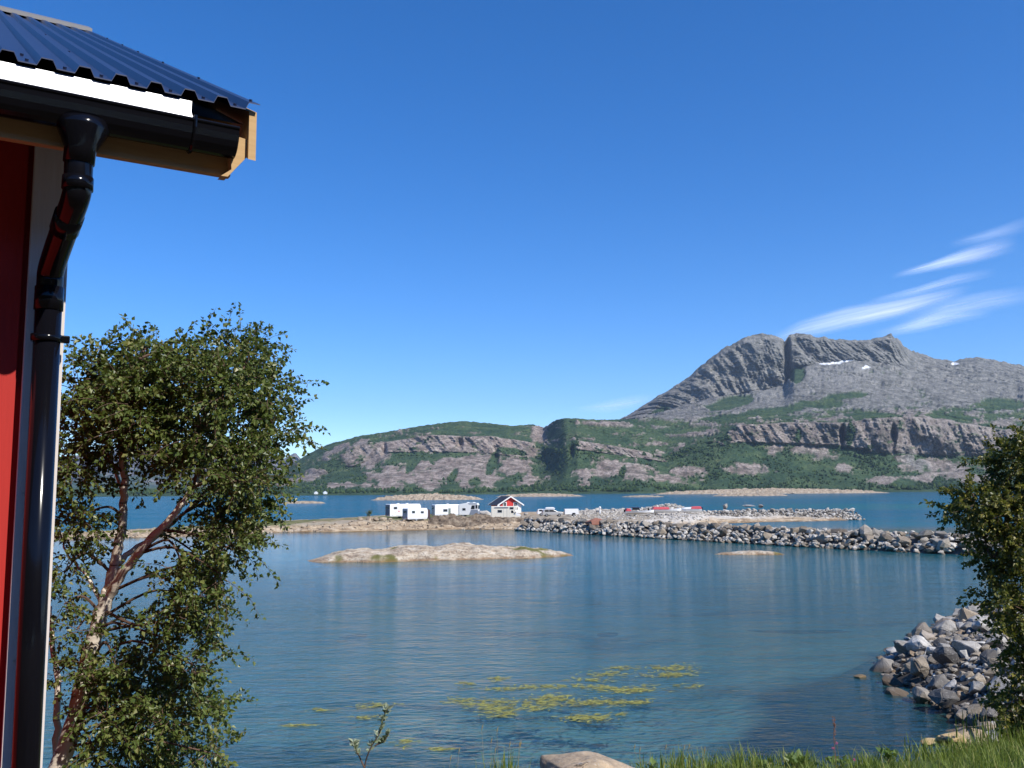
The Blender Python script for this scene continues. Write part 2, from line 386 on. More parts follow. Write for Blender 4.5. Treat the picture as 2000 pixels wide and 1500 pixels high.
t = NT('mountain_rock_and_birchwood'); vW = t.coord('World')
at_ = t.node('ShaderNodeVertexColor', layer_name='mask'); sp = t.node('ShaderNodeSeparateColor'); t.link(at_.outputs[0], sp.inputs[0])
nb = t.noise(vW, .012, 8, .65); nm = t.noise(vW, .05, 6, .65); nfine = t.noise(vW, .22, 4, .7)
streak = t.noise(t.coord('World', (.03, .03, .006)), 1.0, 6, .7)
grey = t.ramp(t.math('ADD', t.math('MULTIPLY', nm, .5), t.math('MULTIPLY', streak, .5)), [(.38, (.085, .085, .088)), (.5, (.20, .195, .185)), (.62, (.33, .315, .29))])
pnk = t.ramp(t.math('ADD', t.math('MULTIPLY', nm, .55), t.math('MULTIPLY', streak, .45)), [(.36, (.085, .068, .06)), (.46, (.20, .155, .135)), (.54, (.33, .27, .24)), (.66, (.47, .41, .36))])
rockc = t.mix(sp.outputs[1], grey, pnk)
rockc = t.mix(t.math('MULTIPLY', at_.outputs[1], .75), rockc, (.27, .262, .25))
rockc = t.mix(t.ramp(nfine, [(.40, .6), (.54, 0)]), rockc, (.065, .075, .05))
cr = t.noise(t.coord('World', (.009, .009, .02)), 1.0, 6, .6, 1.2)
rockc = t.mix(t.ramp(t.math('ABSOLUTE', t.math('SUBTRACT', cr, .5)), [(.0, .75), (.022, 0)]), rockc, (.05, .055, .045))
veg = t.ramp(t.math('ADD', t.math('MULTIPLY', nb, .55), t.math('MULTIPLY', nm, .45)), [(.36, (.024, .050, .030)), (.47, (.046, .082, .042)), (.57, (.080, .118, .054)), (.68, (.15, .165, .085))])
veg = t.mix(t.ramp(nfine, [(.40, .7), (.55, 0)]), veg, (.014, .03, .014))
c = t.mix(sp.outputs[0], veg, rockc)
c = t.mix(sp.outputs[2], c, (.82, .84, .86))
t.set(c, .95, 0, .1, t.bump(t.math('ADD', nm, t.math('MULTIPLY', nfine, .5)), .9, 4.0)); M['mountain'] = t.m

P3, rm, GT, GP, GX, F, col = far_landmass()
o = mobj('mountain', P3.reshape(-1, 3), F, M['mountain'], None, True, col)
tag(o, 'grey rocky mountain with wooded lower hills rising across the sound', 'mountain', kind='structure')

# distant wood along the far shore and lower slopes: one mass of small crowns
def far_forest():
    tr = []; nt = 15000
    ri = rng.integers(8, 95, nt * 2); ci = rng.integers(5, P3.shape[1] - 5, nt * 2)
    pts = P3[ri, ci]; gt = GT[ri, ci]; r_ = rm[ri, ci]
    dens = np.where(gt < 1.02, 1.0, np.where(gt < 2, .75, .35)) * (r_ < .35)
    clump = fbm(pts[:, 0] / 90, pts[:, 1] / 60, 3, 91)
    keep = (rng.random(len(pts)) < dens * sstep(-.35, .1, clump))
    pts = pts[keep][:nt]; cl = clump[keep][:nt]; gtk = gt[keep][:nt]
    V = []; Fq = []
    h = (3.2 + 3 * rng.random(len(pts)) + 4 * np.clip(cl, 0, 1)) * np.where(gtk < 1.05, 1.25, .8); w_ = h * (.32 + .25 * rng.random(len(pts)))
    prof = [(.0, .55), (.35, 1.0), (.72, .62), (1.0, .05)]
    n = 5; ang = np.arange(n) / n * 6.2832
    base = np.zeros((len(pts), 4, n, 3))
    for j, (zf, rf) in enumerate(prof):
        jit = 1 + .35 * (rng.random((len(pts), n)) - .5)
        base[:, j, :, 0] = pts[:, 0:1] + np.cos(ang) * (w_ * rf)[:, None] * jit
        base[:, j, :, 1] = pts[:, 1:2] + np.sin(ang) * (w_ * rf)[:, None] * jit
        base[:, j, :, 2] = (pts[:, 2] - .6 + h * zf)[:, None]
    V = base.reshape(-1, 3)
    b = np.arange(len(pts))[:, None, None, None] * 4 * n
    jj = np.arange(3)[None, :, None] * n; kk = np.arange(n)[None, None, :]
    q = np.stack([jj + kk, jj + (kk + 1) % n, jj + n + (kk + 1) % n, jj + n + kk], -1)
    return V, (q + b).reshape(-1, 4)
t = NT('far_foliage'); g = t.node('ShaderNodeNewGeometry').outputs['Random Per Island']
t.set(t.ramp(g, [(0, (.016, .034, .018)), (.5, (.030, .056, .022)), (1, (.066, .10, .034))]), .95, 0, .1); M['farleaf'] = t.m
V, Fq = far_forest()
tag(mobj('far_forest', V, Fq, M['farleaf'], None, False), 'dark wood along the far shore and foot of the hills', 'forest', kind='stuff')

# the second, more distant range at the left, seen through the birch
def back_range():
    px = np.linspace(-200, 700, 260); NCc = len(px)
    s = I(px, [(-200, 930), (60, 905), (200, 880), (300, 872), (420, 868), (500, 880), (545, 896), (560, 893), (577, 884), (592, 902), (640, 925), (700, 950)]) + fbm(px * .03, px * 0, 4, 101) * 3
    rows = 70; out = []; cc = []
    for j in range(rows + 8):
        a = min(j / rows, 1)
        Y = 6200 + 1500 * a + (j - rows if j > rows else 0) * 60
        p = 957 * (1 - a) + s * a + (j - rows if j > rows else 0) * 3
        wx = px * Y / FPX
        dY = (ridged(wx / 160, a * 6 + 0 * px, 4, 111) * 160 + fbm(wx / 60, a * 14 + 0 * px, 3, 112) * 60) * min(1, a * 3) * (j <= rows)
        k = (px - 1000) / FPX; u = (750 - p) / FPX
        D = FW + k[:, None] * RT + u[:, None] * UP
        out.append(CAM + D * ((Y + dY) / D[:, 1])[:, None])
        rk = sstep(-.2, .2, a - .35 + fbm(wx / 200, a * 8 + 0 * px, 4, 121) * .5)
        cc.append(np.stack([rk, .3 + 0 * px, 0 * px, 0 * px], 1))
    V = np.array(out); idx = np.arange(V.shape[0] * NCc).reshape(V.shape[0], NCc)
    F = np.stack([idx[:-1, :-1], idx[:-1, 1:], idx[1:, 1:], idx[1:, :-1]], -1).reshape(-1, 4)
    return V.reshape(-1, 3), F, np.array(cc).reshape(-1, 4)
V, F, cc = back_range()
tag(mobj('far_hills', V, F, M['mountain'], None, True, cc), 'pale distant range behind the left end of the wooded hill', 'hills', kind='structure')

# ---------------------------------------------------------------- water and seabed
t = NT('sea_water'); pos = t.coord('World')
xyz = t.node('ShaderNodeSeparateXYZ'); t.link(pos, xyz.inputs[0])
far = t.ramp(t.math('DIVIDE', xyz.outputs[1], 400), [(.10, 0), (.40, .45), (.62, 1)])      # lagoon -> open sound
low = t.noise(t.coord('World', (.02, .05, 1)), 1, 4, .5)
body = t.mix(far, (.045, .190, .205), (.004, .135, .23))
# sandy shoal in the sound, turquoise
sx = t.math('DIVIDE', t.math('SUBTRACT', xyz.outputs[0], 190), 130); sy = t.math('DIVIDE', t.math('SUBTRACT', xyz.outputs[1], 390), 75)
shoal = t.ramp(t.math('ADD', t.math('ADD', t.math('MULTIPLY', sx, sx), t.math('MULTIPLY', sy, sy)), t.math('MULTIPLY', t.math('SUBTRACT', low, .5), 1.5)), [(.2, 1), (1.0, 0)])
body = t.mix(t.math('MULTIPLY', shoal, .8), body, (.008, .17, .20))
body = t.mix(t.math('MULTIPLY', t.ramp(low, [(.42, 0), (.62, 1)]), .35), body, (.012, .105, .17))
w1 = t.noise(t.coord('World', (1.5, 3.4, 1), (0, 0, .18)), 1.0, 4, .55, .4)
w2 = t.noise(t.coord('World', (.35, .8, 1), (0, 0, -.2)), 1.0, 3, .5, .3)
w3 = t.noise(t.coord('World', (.10, .22, 1), (0, 0, .1)), 1.0, 3, .5)
h = t.math('ADD', t.math('MULTIPLY', w1, .14), t.math('ADD', t.math('MULTIPLY', w2, .20), t.math('MULTIPLY', w3, .25)))
calm = t.math('MULTIPLY', t.ramp(t.noise(t.coord('World', (.012, .03, 1)), 1, 3, .5), [(.35, .55), (.65, 1)]),
              t.ramp(t.math('DIVIDE', xyz.outputs[1], 400), [(.05, .46), (.20, .32), (.28, .12), (.43, .12), (.50, 1.0)]))
bp = t.node('ShaderNodeBump'); bp.inputs['Distance'].default_value = 1.9; t.link(h, bp.inputs['Height']); t.link(calm, bp.inputs['Strength'])
fr = t.node('ShaderNodeFresnel'); fr.inputs[0].default_value = 1.33; t.link(bp.outputs[0], fr.inputs[1])
gl = t.node('ShaderNodeBsdfGlossy'); gl.inputs['Roughness'].default_value = .06; t.link(bp.outputs[0], gl.inputs['Normal'])
df = t.node('ShaderNodeBsdfDiffuse'); t.link(body, df.inputs[0])
tr = t.node('ShaderNodeBsdfTransparent'); tr.inputs[0].default_value = (.55, .76, .84, 1)
ms1 = t.node('ShaderNodeMixShader'); t.link(t.ramp(t.math('DIVIDE', xyz.outputs[1], 100), [(.25, .84), (.52, .60), (1.0, .10)]), ms1.inputs[0]); t.link(df.outputs[0], ms1.inputs[1]); t.link(tr.outputs[0], ms1.inputs[2])
ms2 = t.node('ShaderNodeMixShader'); t.link(fr.outputs[0], ms2.inputs[0]); t.link(ms1.outputs[0], ms2.inputs[1]); t.link(gl.outputs[0], ms2.inputs[2])
t.link(ms2.outputs[0], t.out.inputs[0]); M['water'] = t.m
S = 9900
tag(mobj('water', [(-S, -1900, 0), (S, -1900, 0), (S, S, 0), (-S, S, 0)], [(0, 1, 2, 3)], M['water']), 'calm blue green lagoon and open sound', 'water', kind='structure')

t = NT('seabed_sand_and_weed'); v = t.coord('World')
xyz = t.node('ShaderNodeSeparateXYZ'); t.link(v, xyz.inputs[0])
at_ = t.node('ShaderNodeVertexColor', layer_name='mask'); sp = t.node('ShaderNodeSeparateColor'); t.link(at_.outputs[0], sp.inputs[0])
n1 = t.noise(v, .35, 6, .6); n2 = t.noise(v, 2.2, 5, .6)
sand = t.mix(n1, (.26, .33, .29), (.42, .46, .37))
weed = t.mix(n2, (.008, .008, .020), (.042, .032, .045))
t.set(t.mix(sp.outputs[0], sand, weed), .95, 0, .1); M['seabed'] = t.m
def seabed():
    gx = np.concatenate([np.linspace(-S, -200, 6), np.linspace(-60, 90, 190), np.linspace(250, S, 6)])
    gy = np.concatenate([np.linspace(-1900, -100, 3), np.linspace(5, 140, 190), np.linspace(250, S, 6)])
    Xg, Yg = np.meshgrid(gx, gy)
    Z = -1.6 - .5 * fbm(Xg / 9, Yg / 9, 3, 131) - 2.5 * sstep(45, 110, Yg) - 6 * sstep(140, 250, Yg)
    Z = np.where((Xg < -60) | (Xg > 90), -9, Z)
    n = fbm(Xg / 5, Yg / 5, 4, 141)
    # weed beds: a broad one off the stone embankment, a narrower one below the birch
    edge = I(Xg.ravel(), [(-60, 20), (-9, 29), (-5, 28.6), (-2, 27.2), (1, 27.5), (4, 31), (8, 36), (11, 42), (15, 47), (25, 60), (90, 90)]).reshape(Xg.shape)
    wd = sstep(-.8, 1.2, edge - Yg + n * 3.2)
    wd = np.maximum(wd, .6 * sstep(.25, .5, fbm(Xg / 14, Yg / 6, 4, 151)))
    col = np.stack([wd.ravel(), 0 * wd.ravel(), 0 * wd.ravel(), 1 + 0 * wd.ravel()], 1)
    nr, nc = Xg.shape; idx = np.arange(nr * nc).reshape(nr, nc)
    F = np.stack([idx[:-1, :-1], idx[:-1, 1:], idx[1:, 1:], idx[1:, :-1]], -1).reshape(-1, 4)
    return np.stack([Xg.ravel(), Yg.ravel(), Z.ravel()], 1), F, col
V, F, col = seabed()
tag(mobj('seabed', V, F, M['seabed'], None, True, col), 'sandy lagoon bottom with dark weed beds under the water', 'seabed', kind='structure')

# ---------------------------------------------------------------- the headland
FRONT = [(-140, 142), (-76, 152), (-58, 160), (-44, 174), (-28, 177), (-10, 183), (4, 178), (10, 172), (22, 165), (36, 182), (44, 205), (60, 214), (77, 220), (84, 226), (110, 300)]
BACK = [(-140, 150), (-76, 170), (-62, 200), (-50, 220), (-30, 240), (-5, 256), (40, 256), (60, 244), (78, 238), (84, 227), (110, 300)]
def headland_h(x, y):
    x = np.asarray(x, float); y = np.asarray(y, float)
    jf = fbm(x / 7, y / 40, 3, 161) * 1.8
    yf = I(x, FRONT) + jf; yb = I(x, BACK) + fbm(x / 9, y / 40, 3, 162) * 2
    d = np.minimum(y - yf, yb - y)
    plate = I(x, [(-140, .8), (-60, .9), (-40, 1.5), (-28, 2.0), (40, 2.0), (50, 1.5), (84, 1.2)])
    h = np.where(d > 0, plate * (1 - np.exp(-np.maximum(d, 0) / 4.5)), d * .35)
    rough = fbm(x / 3.2, y / 2.4, 4, 171) * .5 * np.exp(-((d - 5) / 6) ** 2) + fbm(x / 1.1, y / 1.1, 3, 172) * .10 * np.exp(-((d - 4) / 6) ** 2)
    return h + rough + fbm(x / 12, y / 12, 2, 173) * .1 * (d > 0)
gx = np.arange(-130, 100, .7); gy = np.arange(138, 275, .8)
Xg, Yg = np.meshgrid(gx, gy); Z = headland_h(Xg, Yg)
idx = np.arange(Xg.size).reshape(Xg.shape)
F = np.stack([idx[:-1, :-1], idx[:-1, 1:], idx[1:, 1:], idx[1:, :-1]], -1).reshape(-1, 4)
dd = np.minimum(Yg - I(Xg, FRONT), I(Xg, BACK) - Yg)
n_ = fbm(Xg / 6, Yg / 6, 4, 181); n2_ = fbm(Xg / 2, Yg / 2, 3, 182)
grass = sstep(-.05, .25, n_ + .35 * n2_ + .12 + .6 * sstep(-38, -50, Xg) * sstep(12, 22, dd) - .9 * sstep(-8, 2, Xg) * sstep(48, 40, Xg) + .5 * sstep(-30, -20, Xg) * sstep(8, 12, dd) * (Xg < -8)) * sstep(4, 9, dd)
road = sstep(-14, -6, Xg) * sstep(34, 26, Xg) * sstep(8, 11, dd) * sstep(215, 205, Yg) + sstep(-46, -40, Xg) * sstep(-22, -28, Xg) * sstep(5, 7, dd) * sstep(14, 11, dd) * .9
palem = sstep(14, 26, Xg) * sstep(2, 6, dd)
col = np.stack([grass.ravel(), np.clip(road, 0, 1).ravel(), palem.ravel(), dd.ravel() / 40], 1)
t = NT('headland_rock_grass_gravel'); v = t.coord('World')
a_ = t.node('ShaderNodeVertexColor', layer_name='mask'); sp = t.node('ShaderNodeSeparateColor'); t.link(a_.outputs[0], sp.inputs[0])
vs = t.coord('World', (.5, .9, 2.2))
n1 = t.noise(vs, .9, 7, .65, .5); n2 = t.noise(v, 3.0, 5, .65); n3 = t.noise(v, .22, 3)
rk = t.ramp(n1, [(.30, (.12, .085, .06)), (.42, (.30, .22, .145)), (.55, (.46, .36, .245)), (.68, (.54, .46, .36))])
rk = t.mix(t.ramp(n2, [(.36, .65), (.5, 0)]), rk, (.09, .07, .055))
gr = t.ramp(t.math('ADD', t.math('MULTIPLY', n2, .5), t.math('MULTIPLY', n3, .5)), [(.36, (.065, .085, .022)), (.5, (.12, .13, .040)), (.62, (.21, .18, .075))])
gv = t.ramp(n2, [(.3, (.27, .225, .17)), (.7, (.40, .345, .265))])
pl = t.ramp(n2, [(.3, (.36, .33, .29)), (.7, (.60, .56, .50))])
c = t.mix(sp.outputs[0], rk, gr); c = t.mix(sp.outputs[2], c, pl); c = t.mix(sp.outputs[1], c, gv)
z = t.node('ShaderNodeSeparateXYZ'); t.link(v, z.inputs[0])
wet = t.ramp(t.math('ADD', z.outputs[2], t.math('MULTIPLY', t.math('SUBTRACT', n1, .5), .8)), [(.0, 1), (.32, 0)])
c = t.mix(t.math('MULTIPLY', wet, .75), c, (.13, .075, .03))
t.set(c, .95, 0, .15, t.bump(t.math('ADD', n1, t.math('MULTIPLY', n2, .4)), .9, .18)); M['headland'] = t.m
tag(mobj('headland', np.stack([Xg.ravel(), Yg.ravel(), Z.ravel()], 1), F, M['headland'], None, False, col), 'low headland of tan rock, gravel and grass across the lagoon', 'headland', kind='structure')
def H(x, y): return float(headland_h(np.array([x]), np.array([y]))[0])

# ---------------------------------------------------------------- skerries and the islet
def mound(name, label, cx, cy, lx, ly, hz, rz, seed, mat, nx=90, ny=34, rough=.35, kind='structure', cat='islet', zb=-.5, skew=0):
    u = np.linspace(-1.08, 1.08, nx); v_ = np.linspace(-1.15, 1.15, ny); U, Vv = np.meshgrid(u, v_)
    outl = np.sqrt(np.clip(1 - np.abs(U) ** 2.2, 0, 1)) * (1 + .35 * fbm(U * 3, U * 0 + 2, 3, seed)) + .02
    e = 1 - (np.abs(Vv) / outl) ** 2
    prof = np.clip(1 - np.abs(U - skew) ** 1.8 / (1 + abs(skew)) ** 1.8, 0, 1)
    n = fbm(U * lx / 5, Vv * ly / 5, 5, seed + 5)
    Z = hz * np.tanh(np.clip(e, -1, 1) * 1.6) * (prof * .9 + .08) + hz * rough * n * sstep(-.2, .5, e) + hz * .12 * np.round(fbm(U * lx / 2.2, Vv * ly / 2.2, 2, seed + 9) * 3) / 3
    tip = sstep(1.03, .72, np.abs(U)); Z = Z * tip - .12 * (1 - tip) * hz
    Z = np.where((e < -.1) | (np.abs(U) > 1.04), zb, Z)
    c, s_ = math.cos(rz), math.sin(rz)
    X = cx + U * lx * c - Vv * ly * s_; Y = cy + U * lx * s_ + Vv * ly * c
    idx = np.arange(X.size).reshape(X.shape)
    F = np.stack([idx[:-1, :-1], idx[:-1, 1:], idx[1:, 1:], idx[1:, :-1]], -1).reshape(-1, 4)
    col = np.stack([np.clip(sstep(.1, .4, fbm(X / 3, Y / 3, 3, seed + 3) + .6 * sstep(.1, .6, U) * sstep(1.0, .8, U) - .32), 0, 1).ravel()] + [0 * X.ravel()] * 3, 1)
    o = mobj(name, np.stack([X.ravel(), Y.ravel(), Z.ravel()], 1), F, mat, None, False, col)
    return tag(o, label, cat, kind=kind)
t = NT('islet_rock_and_grass'); v = t.coord('World')
a_ = t.node('ShaderNodeVertexColor', layer_name='mask'); sp = t.node('ShaderNodeSeparateColor'); t.link(a_.outputs[0], sp.inputs[0])
n1 = t.noise(t.coord('World', (.6, 1, 2)), 1.1, 7, .65, .6); n2 = t.noise(v, 4.5, 5, .65)
rk = t.ramp(n1, [(.30, (.13, .10, .08)), (.43, (.33, .26, .19)), (.56, (.47, .40, .31)), (.7, (.56, .51, .44))])
rk = t.mix(t.ramp(n2, [(.36, .7), (.48, 0)]), rk, (.09, .075, .06))
c = t.mix(sp.outputs[0], rk, t.mix(n2, (.07, .085, .025), (.19, .17, .06)))
z = t.node('ShaderNodeSeparateXYZ'); t.link(v, z.inputs[0])
wet = t.ramp(t.math('ADD', z.outputs[2], t.math('MULTIPLY', t.math('SUBTRACT', n1, .5), .5)), [(.0, 1), (.28, 0)])
c = t.mix(t.math('MULTIPLY', wet, .7), c, (.20, .11, .05))
t.set(c, .92, 0, .2, t.bump(t.math('ADD', n1, t.math('MULTIPLY', n2, .3)), .9, .12)); M['islet'] = t.m
a1 = gnd(605, 1094); b1 = gnd(1125, 1081)
mound('islet', 'low tan rock islet with green tufts in the middle of the lagoon', (a1[0] + b1[0]) / 2, (a1[1] + b1[1]) / 2 - 1.5, 16.6, 4.4, 1.5, math.atan2(b1[1] - a1[1], b1[0] - a1[0]), 201, M['islet'], 150, 50, .3, skew=-.1)
a1 = gnd(1392, 1083); b1 = gnd(1535, 1082)
mound('skerry', 'flat orange brown rock just breaking the surface before the breakwater', (a1[0] + b1[0]) / 2, a1[1], 4.4, 1.1, .45, -.03, 211, M['islet'], 60, 20, .3)
for px0, px1, py, Yd, hh, sd_, lab in [(715, 955, 977, 780, 5.0, 221, 'long pale skerry in the sound behind the white caravans'), (960, 1150, 969, 1100, 3.6, 231, 'pale skerry in the sound right behind the red house ridge'),
                                     (1385, 1545, 969.5, 1000, 3.0, 241, 'thin pale skerry in the sound above the far stone spit'), (1250, 1760, 963.5, 1420, 8.0, 251, 'longest grassy low island near the far shore under the mountain'),
                                     (545, 640, 981, 600, 1.6, 261, 'small white skerry beside the right edge of the birch'), (1210, 1300, 970, 950, 1.6, 271, 'tiny skerry line in the sound above the boats')]:
    xa, xb = XX(px0, Yd), XX(px1, Yd)
    mound('skerry', lab, (xa + xb) / 2, Yd, (xb - xa) / 2, 22 if Yd > 700 else 9, hh, 0, sd_, M['skerry'], 90, 22, .35)

# ---------------------------------------------------------------- stones
def hull_stone(seed, npts=18, boxy=.6):
    r = random.Random(seed); bm = bmesh.new()
    for i in range(npts):
        p = Vector([r.gauss(0, 1) for _ in range(3)]).normalized()
        mx = max(abs(c) for c in p)
        p = p.lerp(p / mx * .8, boxy) * r.uniform(.85, 1.05)
        bm.verts.new((p.x, p.y, p.z * .8))
    bmesh.ops.convex_hull(bm, input=bm.verts)
    for vv in [q for q in bm.verts if not q.link_faces]: bm.verts.remove(vv)
    bm.verts.index_update()
    V = np.array([q.co[:] for q in bm.verts]); Fc = [tuple(q.index for q in f.verts) for f in bm.faces]
    bm.free(); return V, np.array(Fc)
SH = [hull_stone(300 + i, 16 + i % 6, .3 + .5 * (i % 3) / 2) for i in range(12)]
SHN = []
for i in range(14):
    V_, F_ = hull_stone(340 + i, 14 + i % 6, .25 + .5 * (i % 3) / 2); bm = bmesh.new(); vs_ = [bm.verts.new(q) for q in V_]
    for f in F_: bm.faces.new([vs_[k] for k in f])
    bmesh.ops.dissolve_limit(bm, angle_limit=.2, verts=bm.verts[:], edges=bm.edges[:])
    bmesh.ops.bevel(bm, geom=bm.edges[:], offset=.055, segments=1, affect='EDGES')
    bmesh.ops.triangulate(bm, faces=bm.faces[:]); bmesh.ops.subdivide_edges(bm, edges=bm.edges[:], cuts=1, use_grid_fill=True); bmesh.ops.triangulate(bm, faces=bm.faces[:])
    bm.verts.index_update(); P_ = np.array([q.co[:] for q in bm.verts])
    d_ = fbm(P_[:, 0] * 1.7 + i, P_[:, 1] * 1.7 + P_[:, 2] * 1.3, 3, 350 + i) * .10 + fbm(P_[:, 0] * 5 + P_[:, 2] * 3, P_[:, 1] * 5 - P_[:, 2] * 4, 2, 370 + i) * .045
    SHN.append((P_ * (1 + d_[:, None]), np.array([[q.index for q in f.verts] for f in bm.faces]))); bm.free()
SMESH = {}
def stone_me(k, mat):
    key = (k, mat.name)
    if key not in SMESH:
        src = SHN if mat.name.startswith('near') else SH
        me = npmesh('stone', src[k][0], src[k][1]); me.materials.append(mat); SMESH[key] = me
    return SMESH[key]
def stone_obj(pos, size, mat, parent, r=R, name='stone', flat=1.0, rot=None):
    o = bpy.data.objects.new(name, stone_me(r.randrange(len(SH)), mat)); C.objects.link(o); o.parent = parent
    o.location = [float(q) for q in pos]
    o.scale = (size * r.uniform(.8, 1.3), size * r.uniform(.7, 1.05), size * r.uniform(.6, .95) * flat)
    o.rotation_euler = rot or (r.uniform(-.5, .5), r.uniform(-.5, .5), r.uniform(0, 6.28))
    return o
def stone_stuff(name, items, mat, parent):
    VV = []; FF = []; b = 0
    for pos, size in items:
        k = R.randrange(len(SH)); V, Fc = SH[k]
        M3 = np.array((Matrix.Rotation(R.uniform(0, 6.28), 3, 'Z') @ Matrix.Rotation(R.uniform(-.7, .7), 3, 'X') @ Matrix.Rotation(R.uniform(-.7, .7), 3, 'Y')))
        sc = np.array([size * R.uniform(.8, 1.3), size * R.uniform(.7, 1.1), size * R.uniform(.6, 1.0)])
        VV.append((V * sc) @ M3.T + np.array(pos)); FF.append(Fc + b); b += len(V)
    o = mobj(name, np.concatenate(VV), np.concatenate(FF), mat, parent); o['kind'] = 'stuff'; return o

def causeway_path(pts, n):
    pts = np.array(pts, float); d = np.r_[0, np.cumsum(np.linalg.norm(np.diff(pts, axis=0), axis=1))]
    s = np.linspace(0, d[-1], n); P = np.stack([np.interp(s, d, pts[:, k]) for k in range(2)], 1)
    T = np.gradient(P, axis=0); T /= np.linalg.norm(T, axis=1)[:, None]
    return P, np.stack([T[:, 1], -T[:, 0]], 1), d[-1]     # path, side normal (towards the camera), length
def embank(name, label, path, halfw, slope, height, nbig, nsmall, bigs, smalls, mat, seed, individual=300, cat='breakwater'):
    r = random.Random(seed)
    root = thing(name, label, cat, (0, 0, 0))
    P, N, L = causeway_path(path, 60)
    if N[:, 1].mean() > 0: N = -N
    V = []; Fm = []
    for i in range(60):
        e = min(1, min(i, 59 - i) / 3 + .35)
        for o_, z in ((halfw + slope, -.6), (halfw + slope * .25, height * .45), (halfw * .7, height * .72), (-halfw * .8, height * .75), (-halfw - slope * .35, height * .45), (-halfw - slope, -.6)):
            V.append((*(P[i] + N[i] * o_ * e), z * e if z > 0 else z))
    for i in range(59):
        for k in range(5): Fm.append((i * 6 + k, i * 6 + k + 1, i * 6 + k + 7, i * 6 + k + 6))
    mobj('core', V, Fm, M['gravel'], root)
    items = []
    def put(s, o_, z, size):
        i = s * 59; i0 = int(min(i, 58)); f = i - i0
        p = P[i0] * (1 - f) + P[i0 + 1] * f; n = N[i0]
        items.append(((p[0] + n[0] * o_, p[1] + n[1] * o_, z), size))
    for k in range(nbig):
        s = (k + r.random()) / nbig; size = r.uniform(*bigs); row = r.choice([0, 0, 0, 1])
        if row == 0: put(s, halfw * r.uniform(.55, 1.0), height * r.uniform(.84, 1.0) - size * .1, size)
        else: put(s, halfw + slope * r.uniform(.15, .6), height * r.uniform(.35, .65), size * .9)
    for k in range(nsmall):
        s = r.random(); q = r.random() ** .8; size = r.uniform(*smalls) * (1.25 if r.random() < .15 else 1)
        if r.random() < .8: put(s, halfw * .9 + slope * q * 1.02, height * (1 - q) * .92 + r.uniform(-.05, .15), size)
        else: put(s, r.uniform(-halfw - slope * .5, halfw), height * .86 + r.uniform(-.1, .1), size)
    items.sort(key=lambda it: -it[1] / it[0][1])
    for pos, size in items[:individual]: stone_obj(pos, size, mat if size > smalls[1] else M['palestone'], root, r)
    if items[individual:]: stone_stuff('stones', items[individual:], M['palestone'], root)
    return root
embank('breakwater', 'long near breakwater of grey boulders running right across the lagoon', [(4, 180), (12, 168.5), (22, 154), (34, 136), (44, 121), (53, 110), (62, 102)], 1.9, 3.1, 2.15, 140, 1250, (.6, 1.3), (.2, .58), M['stone'], 401)
embank('stone_spit', 'far spit of pale quarried stones behind the near breakwater', [(38, 218), (50, 222), (62, 226.5), (74, 229), (83, 230)], 2.2, 6.0, 2.6, 45, 1300, (.45, .95), (.16, .42), M['palestone'], 402, 60, 'spit')
# pale stone heaps on the headland
root = thing('stone_heap', 'wide heap of white quarried stones behind the boats and trailer', 'stone heap', (0, 0, 0))
items = []
r = random.Random(77)
for k in range(1700):
    x = r.uniform(14, 46); yb = np.interp(x, [14, 30, 46], [214, 216, 222]); q = r.random()
    y = yb + (q - .5) * 14
    top = np.interp(x, [14, 20, 30, 37, 41, 46], [.5, .9, 1.1, 2.1, 1.2, .3])
    z = H(x, y) + top * max(0, 1 - ((q - .55) * 2) ** 2) * r.uniform(.85, 1.1)
    items.append(((x, y, z - .05), r.uniform(.18, .5) * (1.5 if r.random() < .06 else 1)))
for k in range(700):
    x = r.uniform(12, 44); y = r.uniform(176, 205); 
    items.append(((x, y, H(x, y) + .05), r.uniform(.12, .34)))
items.sort(key=lambda it: -it[1])
for p_, s_ in items[:70]: stone_obj(p_, s_, M['palestone'], root, r)
stone_stuff('stones', items[70:], M['palestone'], root)
cx = np.linspace(13, 47, 40); V = []; Fm = []
for x in cx:
    yb = np.interp(x, [14, 30, 46], [214, 216, 222]); top = np.interp(x, [14, 20, 30, 37, 41, 46], [.5, .9, 1.1, 2.1, 1.2, .3])
    for q in np.linspace(0, 1, 9):
        y = yb + (q - .5) * 14; V.append((x, y, H(x, y) - .1 + top * .9 * max(0, 1 - ((q - .55) * 2) ** 2)))
for i in range(39):
    for k in range(8): Fm.append((i * 9 + k, i * 9 + k + 1, i * 9 + k + 10, i * 9 + k + 9))
mobj('core', V, Fm, M['palestone'], root)
# named boulders and blocks out on the headland
def boulder(label, px, Y, size, mat, name='boulder', zup=0, sc=(1.2, .9, .8), seed=0, z=None, cat='boulder'):
    x = XX(px, Y, 2); zz = (H(x, Y) if z is None else z) + zup
    V, Fc = hull_stone(seed + int(px), 22, .35)
    o = mobj(name, V * np.array(sc) * size, Fc, mat); o.location = (x, Y, zz); o.rotation_euler = (0, 0, (px * 7 % 63) / 10)
    return tag(o, label, cat)
boulder('white boulder just left of the cream camper van', 938, 205, 1.25, M['palestone'], zup=.4)
boulder('taller white boulder touching the cream camper van', 949, 204, 1.35, M['palestone'], zup=.5, seed=3)
boulder('white boulder right of the red house', 1028, 212, .7, M['palestone'], zup=.3)
boulder('blocky upright stone on top of the left end of far spit', 1417, 222, .9, M['palestone'], zup=2.0, z=1.5, sc=(.7, .7, 1.2))
boulder('long thin white slab lying on the far spit', 1461, 226, 1.0, M['palestone'], zup=1.9, z=1.6, sc=(2.6, .7, .35))
boulder('broad grey block at the crest of the far spit', 1487, 226, .95, M['stone'], zup=1.8, z=1.6, sc=(1.5, .8, .7))
